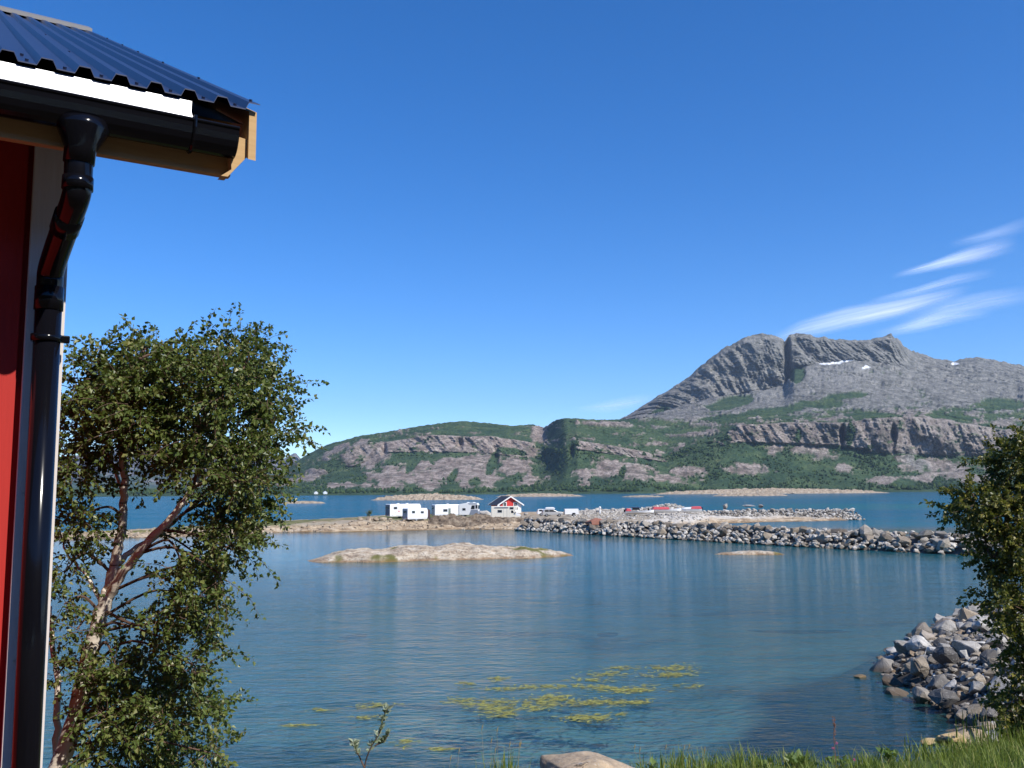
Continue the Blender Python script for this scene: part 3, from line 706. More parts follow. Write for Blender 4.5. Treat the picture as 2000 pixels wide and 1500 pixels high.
for k, (px, Y, s_) in enumerate([(704, 184, .8), (722, 186, .9), (735, 186, .85), (748, 186, .8), (762, 186, .6)]):
    boulder(['leftmost', 'second from left', 'middle', 'second from right', 'rightmost'][k] + ' of the five tan boulders left of the caravans', px, Y, s_, M['skerry'], zup=.2)
boulder('squarish rust red boulder on the crest of the near breakwater', 1160, 161, 1.5, simple('rusty_rock', (.28, .12, .08), .9, bumpd=.05), zup=1.7, z=0.2, sc=(1.3, .9, .8))

# dark ledge in front of the caravans
def outcrop():
    nx, ny = 110, 40
    u = np.linspace(0, 1, nx); v_ = np.linspace(-1, 1, ny); U, Vv = np.meshgrid(u, v_)
    x0, x1 = XX(836, 186), XX(1042, 186)
    X = x0 + (x1 - x0) * U; Y = 187 + Vv * 3.2
    top = np.interp(U, [0, .04, .12, .2, .35, .5, .7, .85, 1], [0, .4, 1.0, 1.05, .8, .65, .45, .2, 0])
    Zb = headland_h(X, Y)
    Z = Zb - .3 + (top + .3) * np.clip(1.25 - np.abs(Vv) ** 3 * 1.35, 0, 1) + .7 * fbm(X / 2.2, Y / 1.0, 4, 281) * np.clip(1 - Vv ** 2, 0, 1) + .45 * np.round(fbm(X / 2.5, Y * .5, 2, 282) * 4) / 4
    idx = np.arange(X.size).reshape(X.shape)
    F = np.stack([idx[:-1, :-1], idx[:-1, 1:], idx[1:, 1:], idx[1:, :-1]], -1).reshape(-1, 4)
    return tag(mobj('rock_outcrop', np.stack([X.ravel(), Y.ravel(), Z.ravel()], 1), F, M['outcrop']), 'dark brown rock ledge in front of the caravans', 'rock')
outcrop()
r = random.Random(88); items = []
for k in range(420):
    x = r.uniform(-75, 6); yf = float(np.interp(x, [p[0] for p in FRONT], [p[1] for p in FRONT])); y = yf + abs(r.gauss(0, 1)) * 5
    items.append(((x, y, H(x, y) + .03), r.uniform(.12, .4) * (1.8 if r.random() < .08 else 1)))
tag(stone_stuff('shore_stones', items, M['skerry'], None), 'loose tan stones strewn along the headland shore', 'stones', kind='stuff')

# ---------------------------------------------------------------- vehicles on the headland
def wheel(parent, x, y, r=.33, w_=.2):
    ty = MB().cyl((x, y - w_ / 2, r), (x, y + w_ / 2, r), r, 18).build('wheel', M['rubber'], parent)
    s = -1 if y < 0 else 1
    MB().cyl((x, y + s * w_ / 2, r), (x, y + s * (w_ / 2 + .015), r), r * .6, 14).build('rim', M['rim'], ty)
def pane(parent, x0, x1, z0, z1, y, mat=None, name='window', frame=True, proud=.02):
    s = -1 if y < 0 else 1
    wdw = MB().box(((x0 + x1) / 2, y + s * proud / 2, (z0 + z1) / 2), (x1 - x0, proud, z1 - z0)).build(name, mat or M['glass'], parent)
    if frame:
        f = MB(); e = .05; yy = y + s * (proud / 2 + .008)
        f.box(((x0 + x1) / 2, yy, z1 + e / 2), (x1 - x0 + 2 * e, proud + .02, e)); f.box(((x0 + x1) / 2, yy, z0 - e / 2), (x1 - x0 + 2 * e, proud + .02, e))
        f.box((x0 - e / 2, yy, (z0 + z1) / 2), (e, proud + .02, z1 - z0)); f.box((x1 + e / 2, yy, (z0 + z1) / 2), (e, proud + .02, z1 - z0))
        f.build('frame', M['vgrey'] if mat is None else mat, wdw)
    return wdw
def roof_vent(parent, x, z, s=.5, h=.14):
    MB().prism([(x - s / 2, z), (x + s / 2, z), (x + s * .42, z + h), (x - s * .42, z + h)], -.3, .3).build('roof_vent', M['vwhite'], parent, bevel=.03)
def place(name, label, px, Y, yaw, dz=0):
    x = XX(px, Y, 2); return thing(name, label, 'caravan' if 'caravan' in name else name.split('_')[-1], (x, Y, H(x, Y) + dz), math.radians(yaw), None)
def caravan(label, px, Y, yaw, L, Hh, endmat, wins, door=None, axle=None, vents=(), panel=None):
    t_ = place('caravan', label, px, Y, yaw)
    z0 = .42; hw = 1.1
    prof = [(0, z0 + .15), (.1, z0), (L - .15, z0), (L, z0 + .5), (L, Hh - .45), (L - .25, Hh), (.12, Hh), (0, Hh - .12)]
    MB().prism(prof, -hw, hw).build('body', M['vwhite'], t_, bevel=.05)
    e = MB().box((-.012, 0, (z0 + Hh) / 2 + .05), (.03, 2 * hw - .16, Hh - z0 - .34)).build('end_panel', endmat, t_)  # dark endmat puts the shade of the sunless end into the colour
    MB().box((-.04, 0, Hh - .75), (.03, 1.2, .5)).build('rear_window', M['glass'], e)
    MB().box((-.04, -.75, .72), (.03, .16, .3)).build('tail_light', M['red'], e); MB().box((-.04, .75, .72), (.03, .16, .3)).build('tail_light', M['red'], e)
    for (a, b, c_, d) in wins: pane(t_, a, b, c_, d, -hw)
    if door:
        dw = MB().box(((door[0] + door[1]) / 2, -hw - .012, (door[2] + door[3]) / 2), (door[1] - door[0], .03, door[3] - door[2])).build('door', door[4], t_)
        MB().box((door[1] - .08, -hw - .04, 1.2), (.05, .03, .16)).build('handle', M['black'], dw)
    ax = axle or L * .55
    MB().box((L / 2, -hw - .008, z0 + .22), (L * .9, .02, .05)).build('trim_strip', M['vgrey'], t_)
    wheel(t_, ax, -hw + .12); wheel(t_, ax, hw - .12)
    MB().tube([(L - .1, -.5, .45), (L + 1.1, 0, .45), (L - .1, .5, .45)], .04, 6).build('tow_bar', M['vgrey'], t_)
    for q in vents: roof_vent(t_, q, Hh)
    return t_
a = caravan('leftmost white caravan with dark blue shade painted on its end and red emblem, partly hidden', 757, 193, 33, 7.2, 2.95, simple('navy_end_shade', (.05, .07, .13), .5), [(.9, 1.6, 1.95, 2.35)], (.75, 1.4, .6, 1.5, M['vwhite']), 3.2, (1.4 + .9, 4.4))  # navy on the end stands for shade, the shell is white
e_ = MB(); cxx, czz = 2.05, 1.45
e_.cyl((cxx, -1.12, czz), (cxx, -1.135, czz), .14, 16); e_.build('emblem', M['red'], a)
for q in range(5):
    an = q * 1.2566; MB().box((cxx + .25 * math.cos(an), -1.118, czz + .25 * math.sin(an)), (.06, .02, .06), 0, an).build('emblem_ray', M['red'], a)
b = caravan('front white caravan with two small dark windows and open awning end', 791, 185.5, 35, 4.6, 2.6, M['vgrey'], [(1.0, 1.6, 1.65, 2.05), (3.0, 3.6, 1.6, 1.95)], None, 2.0)
MB().prism([(4.62, .5), (5.2, .5), (5.2, 2.1), (4.62, 2.45)], -1.0, 1.0).build('awning', simple('dark_awning', (.06, .035, .04), .8), b)
MB().tube([(-.05, -.2, 1.75), (-.05, -.1, 1.55), (-.05, .05, 1.6), (-.05, .1, 1.3), (-.05, -.15, 1.25), (-.05, .2, 1.05)], .04, 5).build('end_swirl', M['vwhite'], b)
caravan('right hand white caravan with a side awning window and grey green door', 846, 196, 24, 6.0, 2.75, M['vgrey'], [(1.9, 2.75, 1.3, 1.75)], (3.0, 3.5, .6, 1.95, M['green_door']), 2.6, (3.2,))

def motorhome(label, px, Y, yaw, shell, prof, hw, wins, cabwins, wheels, doors, vents, awning=None, light=None):
    t_ = place('camper_van', label, px, Y, yaw); t_['category'] = 'motorhome'
    MB().prism(prof, -hw, hw).build('body', shell, t_, bevel=.06)
    for q in wins: pane(t_, *q, -hw)
    for pr in cabwins:
        MB().prism(pr, -hw - .015, -hw + .02).build('cab_window', M['glass'], t_)
    for x in wheels: wheel(t_, x, -hw + .12, .36); wheel(t_, x, hw - .12, .36)
    for (a0, a1, z0, z1) in doors:
        dw = MB().box(((a0 + a1) / 2, -hw - .008, (z0 + z1) / 2), (a1 - a0, .02, z1 - z0)).build('door', shell, t_)
        g = MB(); g.box((a0, -hw - .014, (z0 + z1) / 2), (.025, .02, z1 - z0)); g.box((a1, -hw - .014, (z0 + z1) / 2), (.025, .02, z1 - z0)); g.build('door_gap', M['vgrey'], dw)
    for x, z in vents: roof_vent(t_, x, z)
    if awning: MB().cyl((awning[0], -hw - .08, awning[2]), (awning[1], -hw - .08, awning[2]), .07, 10).build('awning_case', M['vgrey'], t_)
    return t_
E_ = motorhome('cream camper van with alcove cab parked before the red house', 962, 190, 3, M['cream'],
               [(-.3, .45), (-.3, 2.72), (4.7, 2.72), (5.05, 2.45), (4.95, 2.05), (4.35, 1.92), (4.75, 1.3), (5.6, 1.08), (5.75, .75), (5.7, .42)], 1.05,
               [(1.05, 1.85, 1.5, 1.95), (3.5, 4.2, 2.15, 2.5)], [[(3.75, 1.35), (4.3, 1.35), (4.15, 1.85), (3.75, 1.85)]], (.9, 4.9), [(2.2, 2.8, .55, 2.2), (2.95, 3.35, .5, 2.0)], [(1.2, 2.72)], (.4, 3.2, 2.5))
# bonnet, windscreen and bumper of the cab
MB().prism([(4.38, 1.9), (4.42, 1.93), (4.8, 1.33), (4.74, 1.31)], -.92, .92).build('windscreen', M['glass'], E_)
MB().prism([(4.72, 1.32), (5.62, 1.10), (5.79, .76), (4.72, .76)], -1.06, 1.06).build('bonnet', M['vwhite'], E_, bevel=.04)
MB().box((5.72, 0, .55), (.22, 2.1, .3)).build('bumper', M['black'], E_, bevel=.04)
MB().box((5.79, -.75, .92), (.06, .35, .18)).build('headlight', M['glass'], E_); MB().box((5.79, .75, .92), (.06, .35, .18)).build('headlight', M['glass'], E_)
MB().box((4.6, -1.2, 1.45), (.12, .22, .28)).build('mirror', M['black'], E_)
D_ = motorhome('grey fronted motorhome with big slanted windscreen and rooftop vents', 900, 198, -8, M['vwhite'],
               [(-.2, .5), (-.2, 2.75), (1.5, 3.05), (3.7, 3.0), (3.9, 2.5), (3.85, .5)], 1.05,
               [(.6, 1.2, 1.5, 1.9)], [[(2.35, 1.7), (3.2, 1.75), (3.2, 2.55), (2.55, 2.5)], [(3.35, 1.8), (3.8, 1.85), (3.8, 2.6), (3.35, 2.58)]], (.7, 3.0), [], [(1.6, 3.05), (2.9, 3.02)])
MB().prism([(2.0, .55), (3.87, .55), (3.87, 1.65), (2.4, 1.6)], -1.07, 1.07).build('grey_skirt', M['vgrey'], D_)
MB().prism([(2.0, 2.72), (3.72, 2.72), (3.62, 2.95), (1.7, 2.98)], -1.07, 1.07).build('grey_roof_band', M['vgrey'], D_)
MB().prism([(3.86, 1.75), (3.9, 1.75), (3.93, 2.55), (3.86, 2.55)], -.95, .95).build('windscreen', M['glass'], D_)

def car(label, px, Y, yaw, mat, prof, glassp, L, roofbox, name='car'):
    t_ = place(name, label, px, Y, yaw)
    MB().prism(prof, -.86, .86).build('body', mat, t_, bevel=.07)
    for g in glassp: MB().prism(g, -.872, .872).build('window', M['glass'], t_)
    wheel(t_, .85, -.78, .32); wheel(t_, .85, .78, .32); wheel(t_, L - .85, -.78, .32); wheel(t_, L - .85, .78, .32)
    MB().box((.0, -.62, .88), (.06, .3, .3)).build('tail_light', M['red'], t_); MB().box((.0, .62, .88), (.06, .3, .3)).build('tail_light', M['red'], t_)
    MB().box((L - .02, -.6, .72), (.06, .34, .16)).build('headlight', M['glass'], t_); MB().box((L - .02, .6, .72), (.06, .34, .16)).build('headlight', M['glass'], t_)
    MB().box((.02, 0, 1.15), (.05, 1.3, .42), 0, .25).build('rear_window', M['glass'], t_)
    if roofbox:
        bx = MB().prism([(.7, 1.62), (2.6, 1.62), (2.75, 1.72), (2.3, 1.98), (.8, 1.95), (.62, 1.75)], -.5, .35).build('roof_box', M['vwhite'], t_, bevel=.06)
        MB().box((1.0, 0, 1.57), (.05, 1.3, .08)).build('roof_bar', M['black'], t_); MB().box((2.2, 0, 1.57), (.05, 1.3, .08)).build('roof_bar', M['black'], t_)
    return t_
CARP = [(0, .35), (-.02, .9), (.18, 1.45), (.55, 1.54), (2.35, 1.5), (3.2, 1.05), (4.15, .92), (4.4, .72), (4.42, .35)]
CARG = [[(.5, 1.02), (.42, 1.4), (1.25, 1.43), (1.3, 1.02)], [(1.4, 1.02), (1.4, 1.43), (2.25, 1.4), (2.95, 1.04)]]
car('silver estate car with a white roof box on the gravel track', 1059, 197, 6, M['silver'], CARP, CARG, 4.4, True)
car('white car half hidden behind the silver estate car', 1049, 206, 4, M['vwhite'], [(x * .8, z * .95) for x, z in CARP], [[(x * .8, z * .95) for x, z in g] for g in CARG], 3.5, False)
tr_ = place('box_trailer', 'white enclosed box trailer right of the silver car', 1103, 197, 3); tr_['category'] = 'trailer'
MB().box((1.4, 0, 1.05), (2.9, 1.5, 1.15)).build('body', M['vwhite'], tr_, bevel=.04)
MB().box((-.06, 0, 1.05), (.04, 1.4, 1.05)).build('front_panel', M['vgrey'], tr_)
MB().prism([(1.45, .62), (2.25, .62), (2.1, .8), (1.6, .8)], -.9, -.74).build('mudguard', M['black'], tr_)
wheel(tr_, 1.85, -.84, .3, .18); wheel(tr_, 1.85, .84, .3, .18)
MB().tube([(0, 0, .5), (-1.0, 0, .45)], .05, 6).build('tow_bar', M['vgrey'], tr_)
pp = place('marker_post', 'small white post standing on the white stones', 1172, 208, 0, .3); pp['category'] = 'post'
MB().tube([(0, 0, 0), (0, 0, 1.0), (0, 0, 1.05)], [.16, .14, .22], 8).build('shaft', M['white'], pp); MB().sphere((0, 0, 1.3), (.26, .26, .28)).build('cap', M['white'], pp)

# boats hauled out on the stones
def boat(label, px, Y, yaw, L, cover, canopy, cabin, dz=.3):
    t_ = place('motor_boat', label, px, Y, yaw, dz); t_['category'] = 'boat'
    V = []; Fm = []; st = [(0, .8, .75), (.15, .95, .72), (.4, 1.0, .7), (.65, .92, .75), (.85, .6, .85), (1.0, .06, 1.0)]
    for s, bw, zg in st:
        x = s * L; w_ = bw * L * .19; kz = .05 + .35 * max(0, s - .7) / .3
        for y, z in ((-w_, zg), (-w_ * .82, .38 + kz * .5), (0, kz), (w_ * .82, .38 + kz * .5), (w_, zg)): V.append((x, y, z))
    for i in range(5):
        for k in range(4): Fm.append((i * 5 + k, i * 5 + k + 1, i * 5 + k + 6, i * 5 + k + 5))
        Fm.append((i * 5, i * 5 + 5, i * 5 + 9, i * 5 + 4))
    Fm.append((0, 1, 2, 3, 4)); Fm.append((25, 26, 27, 28, 29))
    MB().add(V, Fm).build('hull', M['vwhite'], t_)
    w_ = L * .16
    if cabin:
        MB().prism([(L * .3, .74), (L * .78, .84), (L * .66, 1.12), (L * .34, 1.2)], -w_ * .8, w_ * .8).build('cabin', M['vwhite'], t_, bevel=.04)
        for x in (.40, .50, .60): MB().box((x * L, -w_ * .8 - .01, 1.0), (L * .07, .03, .13)).build('cabin_window', M['glass'], t_)
    if cover:
        MB().prism([(L * cover[0], .78), (L * cover[1], .78), (L * (cover[1] - .04), 1.28), (L * (cover[0] + .05), 1.35)], -w_ * .95, w_ * .95).build('cover', cover[2], t_, bevel=.06)
    if canopy:
        cp = MB().prism([(L * .22, 1.0), (L * .5, 1.0), (L * .46, 1.5), (L * .24, 1.5)], -w_ * .85, w_ * .85).build('windscreen', M['glass'], t_)
        MB().box((L * .34, 0, 1.53), (L * .3, w_ * 1.9, .08)).build('canopy', M['navy'], cp)
    MB().box((-.15, 0, .85), (.3, .35, .6)).build('outboard', M['black'], t_, bevel=.05)
    MB().tube([(L * .7, -w_ * .5, .85), (L * .72, -w_ * .5, 1.35), (L * .95, -.1, 1.4), (L * .97, 0, 1.0)], .02, 5).build('rail', M['rim'], t_)
    return t_
boat('white boat with a navy canopy and red stripe on the stones', 1221, 199, 3, 6.2, (.0, .2, M['red']), True, False)
boat('long white boat under a pale red tarpaulin on the stones', 1268, 202, 2, 7.0, (.08, .62, M['red']), False, False, .5)
boat('rightmost boat with white cabin and bright red stern cover', 1370, 206, 180, 5.4, (.0, .45, M['red']), False, True, .9)

# the small red house
hx = XX(975, 231, 2)
hs = thing('red_boathouse', 'small red gabled house with white trim and dark roof', 'house', (hx, 231, H(hx, 231)), math.radians(17))
GW, LL, EH, RH = 5.7, 7.6, 2.25, 4.05      # gable faces local -Y
MB().prism([(0, 0), (GW, 0), (GW, EH), (GW / 2, RH), (0, EH)], 0, LL).build('wall', M['housered'], hs)
MB().box((GW - 1.05, -.03, 1.3), (1.9, .05, 2.6)).build('white_door_panel', M['white'], hs)
MB().box((.6, -.03, .75), (1.2, .05, 1.5)).build('white_wall_panel', M['white'], hs)
for x in (1.45, GW - 1.5):
    f = MB(); f.box((x, -.05, 2.15), (1.0, .08, 1.15)); fo = f.build('window', M['white'], hs)
    MB().box((x, -.10, 2.15), (.66, .04, .8)).build('pane', M['glass'], fo); MB().box((x, -.125, 2.15), (.05, .03, .8)).build('glazing_bar', M['white'], fo)
MB().box((GW - 1.2, -.08, 1.15), (.6, .06, .6)).build('low_window', M['glass'], hs)
sl = math.atan2(RH - EH, GW / 2)
for s in (-1, 1):
    dx = (GW / 2 + .55); zz = RH + .12
    pr = [(GW / 2, zz), (GW / 2 + s * dx, zz - dx * math.tan(sl)), (GW / 2 + s * dx, zz - dx * math.tan(sl) - .12), (GW / 2, zz - .12)]
    ro = MB().prism(pr, -.55, LL + .45).build('roof', M['roofdark'], hs)
    for k in range(9):
        yy = -.4 + k * (LL + .7) / 8
        MB().prism([(GW / 2, zz + .05), (GW / 2 + s * dx, zz - dx * math.tan(sl) + .05), (GW / 2 + s * dx, zz - dx * math.tan(sl)), (GW / 2, zz)], yy - .03, yy + .03).build('roof_seam', M['roofdark'], ro)
    for yy in (-.6, LL + .47):
        MB().prism([(GW / 2, zz + .06), (GW / 2 + s * (dx + .05), zz - dx * math.tan(sl) + .04), (GW / 2 + s * (dx + .05), zz - dx * math.tan(sl) - .3), (GW / 2, zz - .28)], yy - .04, yy + .04).build('barge_board', M['white'], hs)
for x in (.06, GW - .06): MB().box((x, -.02, EH / 2), (.16, .1, EH)).build('corner_board', M['white'], hs)

# two far white houses on the opposite shore
for px, lab in ((617, 'left of two tiny white houses on the far shore'), (635, 'right of two tiny white houses on the far shore')):
    x = XX(px, 1768); h_ = thing('farmhouse', lab, 'house', (x, 1768, 2.5), .3)
    MB().prism([(-3.5, 0), (3.5, 0), (3.5, 3), (0, 5.5), (-3.5, 3)], -5, 5).build('wall', M['white'], h_)
    for s in (-1, 1): MB().prism([(0, 5.9), (s * 4.1, 2.9), (s * 4.1, 2.6), (0, 5.6)], -5.3, 5.3).build('roof', M['vgrey'] if px == 617 else M['white'], h_)
    for q in (-1.6, 1.6): MB().box((q, -5.05, 1.8), (1.0, .1, 1.1)).build('window', M['glass'], h_)

# ---------------------------------------------------------------- near shore: grass bank
def bank_h(x, y):
    x = np.asarray(x, float); y = np.asarray(y, float)
    # height of the bank crest, falling to the left, and its distance
    a = np.arctan2(x, np.maximum(y, .5))
    px = 1000 + FPX * np.tan(np.clip(a, -.9, .9))
    py = I(px, [(-600, 1640), (300, 1610), (700, 1575), (900, 1560), (1050, 1540), (1250, 1515), (1450, 1496), (1700, 1482), (1850, 1462), (2000, 1428), (2300, 1390)])
    Yc = I(px, [(-600, 9), (700, 9.5), (1250, 10.5), (1700, 11.5), (2000, 14), (2300, 17)])
    u = (750 - py) / FPX; k = (px - 1000) / FPX
    zc = CAMZ + Yc * (FW[2] + k * RT[2] + u * UP[2]) / (FW[1] + k * RT[1] + u * UP[1])
    q = y / Yc
    h = np.where(q < 1, zc + (5.9 - zc) * np.clip(1 - q, 0, 1) ** 1.25, zc - (y - Yc) * .52 - .02 * (y - Yc) ** 2)
    h = np.maximum(h, -2.2)
    return h + .10 * fbm(x / 1.5, y / 1.5, 3, 601) * (q < 1.6)
EDGE = [(5, 10), (11, 22), (12.9, 27), (14.2, 31.5), (14.6, 35.5), (15.3, 40.2), (18, 45), (22, 50.5), (27, 57.5), (40, 64)]
def pile_h(x, y):
    x = np.asarray(x, float); y = np.asarray(y, float)
    ex = np.interp(y, [p[1] for p in EDGE], [p[0] for p in EDGE])
    d = (x - ex) * .85
    d = np.where(y > 57.5, d - (y - 57.5) * 1.4, d)
    top = np.interp(y, [20, 30, 40, 50, 58], [2.6, 2.0, 1.9, 1.5, 1.0])
    return np.where(d > 0, top * (1 - np.exp(-d / 2.2)) - .25, -.25 + d * .5)
gx = np.arange(-14, 46, .3); gy = np.arange(-6, 66, .3)
Xg, Yg = np.meshgrid(gx, gy); Zb = bank_h(Xg, Yg); Zp = np.maximum(pile_h(Xg, Yg), -3)
Z = np.maximum(Zb, Zp)
gmask = ((Zb >= Zp) & (Zb > .8)).astype(float) * sstep(6.5, 8.0, Yg)
idx = np.arange(Xg.size).reshape(Xg.shape)
F = np.stack([idx[:-1, :-1], idx[:-1, 1:], idx[1:, 1:], idx[1:, :-1]], -1).reshape(-1, 4)
t = NT('bank_soil_grass'); v = t.coord('World')
a_ = t.node('ShaderNodeVertexColor', layer_name='mask'); sp = t.node('ShaderNodeSeparateColor'); t.link(a_.outputs[0], sp.inputs[0])
n1 = t.noise(v, 1.2, 6, .6); n2 = t.noise(v, 9, 4, .6)
c = t.mix(sp.outputs[0], t.ramp(n1, [(.3, (.035, .03, .026)), (.7, (.11, .092, .075))]), t.mix(n2, (.04, .06, .015), (.10, .13, .035)))
t.set(c, .95, 0, .15, t.bump(n2, .7, .05)); M['bank'] = t.m
tag(mobj('ground', np.stack([Xg.ravel(), Yg.ravel(), Z.ravel()], 1), F, M['bank'], None, True, np.stack([gmask.ravel()] * 3, 1)), 'grassy bank sloping to the lagoon below the camera', 'ground', kind='structure')
def BH(x, y): return float(max(bank_h(np.array([x]), np.array([y]))[0], pile_h(np.array([x]), np.array([y]))[0]))

# stone embankment at the right shore
root = thing('stone_embankment', 'heap of loose grey and tan boulders on the right shore', 'embankment', (0, 0, 0))
r = random.Random(55); items = []
tries = 0
while len(items) < 760 and tries < 14000:
    tries += 1
    y = r.uniform(27, 59); ex = float(np.interp(y, [p[1] for p in EDGE], [p[0] for p in EDGE]))
    d = r.random() ** 1.2 * (9 if y > 33 else 5.5) - .35; x = ex + d
    z = float(pile_h(np.array([x]), np.array([y]))[0])
    s_ = r.choice([.15, .18, .22, .26, .3, .34, .4, .48, .6, .75] if y > 33 else [.15, .2, .25, .3, .36, .42]) * r.uniform(.85, 1.15)
    if any((x - q[0][0]) ** 2 + (y - q[0][1]) ** 2 < (.62 * (s_ + q[1])) ** 2 for q in items): continue
    items.append(((x, y, z + s_ * .30), s_))
for pxx, pyy, s_, zz in [(1742, 1312, .85, .45), (1905, 1205, 1.0, 1.0), (1925, 1225, .9, 1.0), (1890, 1262, .8, .8), (1740, 1332, .45, .1), (1795, 1300, .6, .8), (1795, 1328, .6, .7), (1800, 1357, .55, .25), (1845, 1362, .6, .5), (1955, 1340, .6, 1.0), (1915, 1262, .75, 1.0)]:
    p = gnd(pxx, pyy, zz); items = [q for q in items if (p[0] - q[0][0]) ** 2 + (p[1] - q[0][1]) ** 2 > (.7 * (s_ + q[1])) ** 2]
    items.append(((p[0], p[1], zz), s_))
items.sort(key=lambda it: -it[1] / it[0][1])
for p_, s_ in items[:290]: stone_obj(p_, s_, M['nearstone'], root, r)
if items[290:]: stone_stuff('stones', items[290:], M['nearstone'], root)
fill = []
for k in range(2600):
    y = r.uniform(27, 58); ex = float(np.interp(y, [p[1] for p in EDGE], [p[0] for p in EDGE])); x = ex + r.uniform(-.3, 8.5)
    fill.append(((x, y, float(pile_h(np.array([x]), np.array([y]))[0]) + .02), r.uniform(.09, .22)))
stone_stuff('rubble', fill, M['nearstone'], root)
def near_rock(label, px, py, Y, size, sc, mat, seed, sink=.35, name='boulder', sub=2):
    V, Fc = hull_stone(seed, 20, .5); bm = bmesh.new()
    vs = [bm.verts.new(q) for q in V]
    for f in Fc: bm.faces.new([vs[i] for i in f])
    bmesh.ops.bevel(bm, geom=bm.edges[:], offset=.10, segments=2, affect='EDGES', profile=.6)
    bmesh.ops.triangulate(bm, faces=bm.faces)
    for _ in range(sub): bmesh.ops.subdivide_edges(bm, edges=bm.edges[:], cuts=1, use_grid_fill=True)
    P = np.array([q.co[:] for q in bm.verts]); n = fbm(P[:, 0] * 2 + 5, P[:, 1] * 2 + P[:, 2] * 2, 4, seed) * .05
    P = P * (1 + n[:, None]); 
    for q, c_ in zip(bm.verts, P): q.co = c_
    me = bpy.data.meshes.new(name); bm.to_mesh(me); bm.free(); me.materials.append(mat)
    me.polygons.foreach_set('use_smooth', [True] * len(me.polygons))
    o = bpy.data.objects.new(name, me); C.objects.link(o)
    p = at(px, py, Y); o.location = [float(q) for q in p]; o.scale = [size * q for q in sc]; o.rotation_euler = (.05, .08, seed % 7 * .3)
    return tag(o, label, 'boulder')
M['tanrock'] = stone_mat('tan_boulder', [(0, (.42, .31, .20)), (1, (.48, .37, .25))], 6, .02)
M['ochrerock'] = stone_mat('ochre_boulder', [(0, (.50, .36, .17)), (1, (.46, .33, .17))], 6, .02)
near_rock('large pale tan boulder at the bottom edge of the picture', 1150, 1545, 9.6, .74, (1.0, .8, .80), M['tanrock'], 706)
near_rock('ochre yellow boulder in the grass at the foot of the stone heap', 1852, 1443, 15.0, .26, (1.3, 1, .7), M['ochrerock'], 702)
near_rock('low ochre stone left of the ochre yellow boulder', 1822, 1452, 15.2, .19, (1.4, 1, .5), M['ochrerock'], 703)
near_rock('rounded brown boulder right of the ochre boulder in the grass', 1899, 1444, 15.6, .36, (1.1, 1, .8), M['tanrock'], 704)
p = gnd(1679, 1322, .0)
near_rock('single small rounded stone in open water off the heap', 1679, 1322, float(p[1]), .33, (1.3, .9, .55), M['ochrerock'], 705)

# ---------------------------------------------------------------- red building at the left
AZ = math.radians(58)
C0 = np.array([-1.578, 3.2, 5.9])
bd = thing('red_boathouse', 'near red wooden building corner with blue metal roof and black gutter', 'building', C0, math.pi / 2 - AZ)
G = 1.7                      # camera height above the local ground; local x along the eave, y into the building
def bz(z): return z + G
ROOFTAN = math.tan(math.radians(26.6)); NE = .50; ZE = 1.30
# walls: vertical red planks with narrow gaps
x = -.135; k = 0
wall = MB().box((-2.6, .07, bz(-.12)), (5.1, .06, 3.16)).build('wall', M['redwall'], bd)
while x > -5.0:
    w_ = [.118, .098, .122, .104][k % 4]
    MB().box((x - w_ / 2, .025 - .006 * (k % 2), bz(-.12)), (w_ - .006, .03, 3.16)).build('plank', M['redwall'], wall); x -= w_; k += 1
gw = MB().prism([(0, 0), (9.6, 0), (9.6, bz(1.2)), (4.8, bz(3.6)), (0, bz(1.2))], 0, .06)
gv = [(-.09 + p_[1] * 1 - 0.0, p_[0] + .04, p_[2]) for p_ in gw.v]
gwall = MB().add(gv, gw.f).build('gable_wall', M['redwall'], bd)
for k in range(60):
    y = .16 + k * .158; top = bz(1.15) + (min(y, 9.6 - y)) * .5
    MB().box((-.014, y, top / 2), (.022, .15, top)).build('plank', M['redwall'], gwall)
MB().box((-.060, -.008, bz(-.12)), (.122, .03, 3.16)).build('corner_board', M['board'], bd, bevel=.003)
MB().box((-.013, .065, bz(-.12)), (.022, .11, 3.16)).build('corner_board', M['board'], bd, bevel=.003)
# soffit, fascia, barge boards
MB().add([(-5.2, -.44, bz(1.27)), (.49, -.44, bz(1.27)), (.49, 4.6, bz(1.27) + 5.04 * ROOFTAN), (-5.2, 4.6, bz(1.27) + 5.04 * ROOFTAN)], [(0, 1, 2, 3)]).build('roof_underlay', M['roofdark'], bd)
MB().box((-2.315, -.385, bz(1.19)), (5.55, .032, .20)).build('fascia', M['wood'], bd, bevel=.003)
pts = [(.470, 1.22), (.500, 1.216), (.500, 1.152), (.438, 1.072), (.415, 1.071), (.450, 1.10), (.44, 1.2)]
MB().prism([(a_, bz(b_)) for a_, b_ in pts], -.45, -.403).build('fascia_end_block', M['wood'], bd)
q = MB()
V = []
for n_, zz in ((.47, 0), (-4.6, (.47 + 4.6) * ROOFTAN)):
    for e_, z in ((.500, 1.140), (.526, 1.138), (.526, 1.312), (.500, 1.310)): V.append((e_, -n_, bz(z) + zz))
MB().add(V, [(0, 1, 2, 3), (7, 6, 5, 4), (0, 4, 5, 1), (1, 5, 6, 2), (2, 6, 7, 3), (3, 7, 4, 0)]).build('barge_board', M['wood'], bd)
V2 = []
for n_, zz in ((.0, .47 * ROOFTAN), (-4.6, (.47 + 4.6) * ROOFTAN)):
    for e_, z in ((.470, 1.10), (.497, 1.10), (.497, 1.29), (.470, 1.29)): V2.append((e_, -n_, bz(z) + zz))
MB().add(V2, [(0, 1, 2, 3), (7, 6, 5, 4), (0, 4, 5, 1), (1, 5, 6, 2), (2, 6, 7, 3), (3, 7, 4, 0)]).build('rafter', M['wood'], bd)
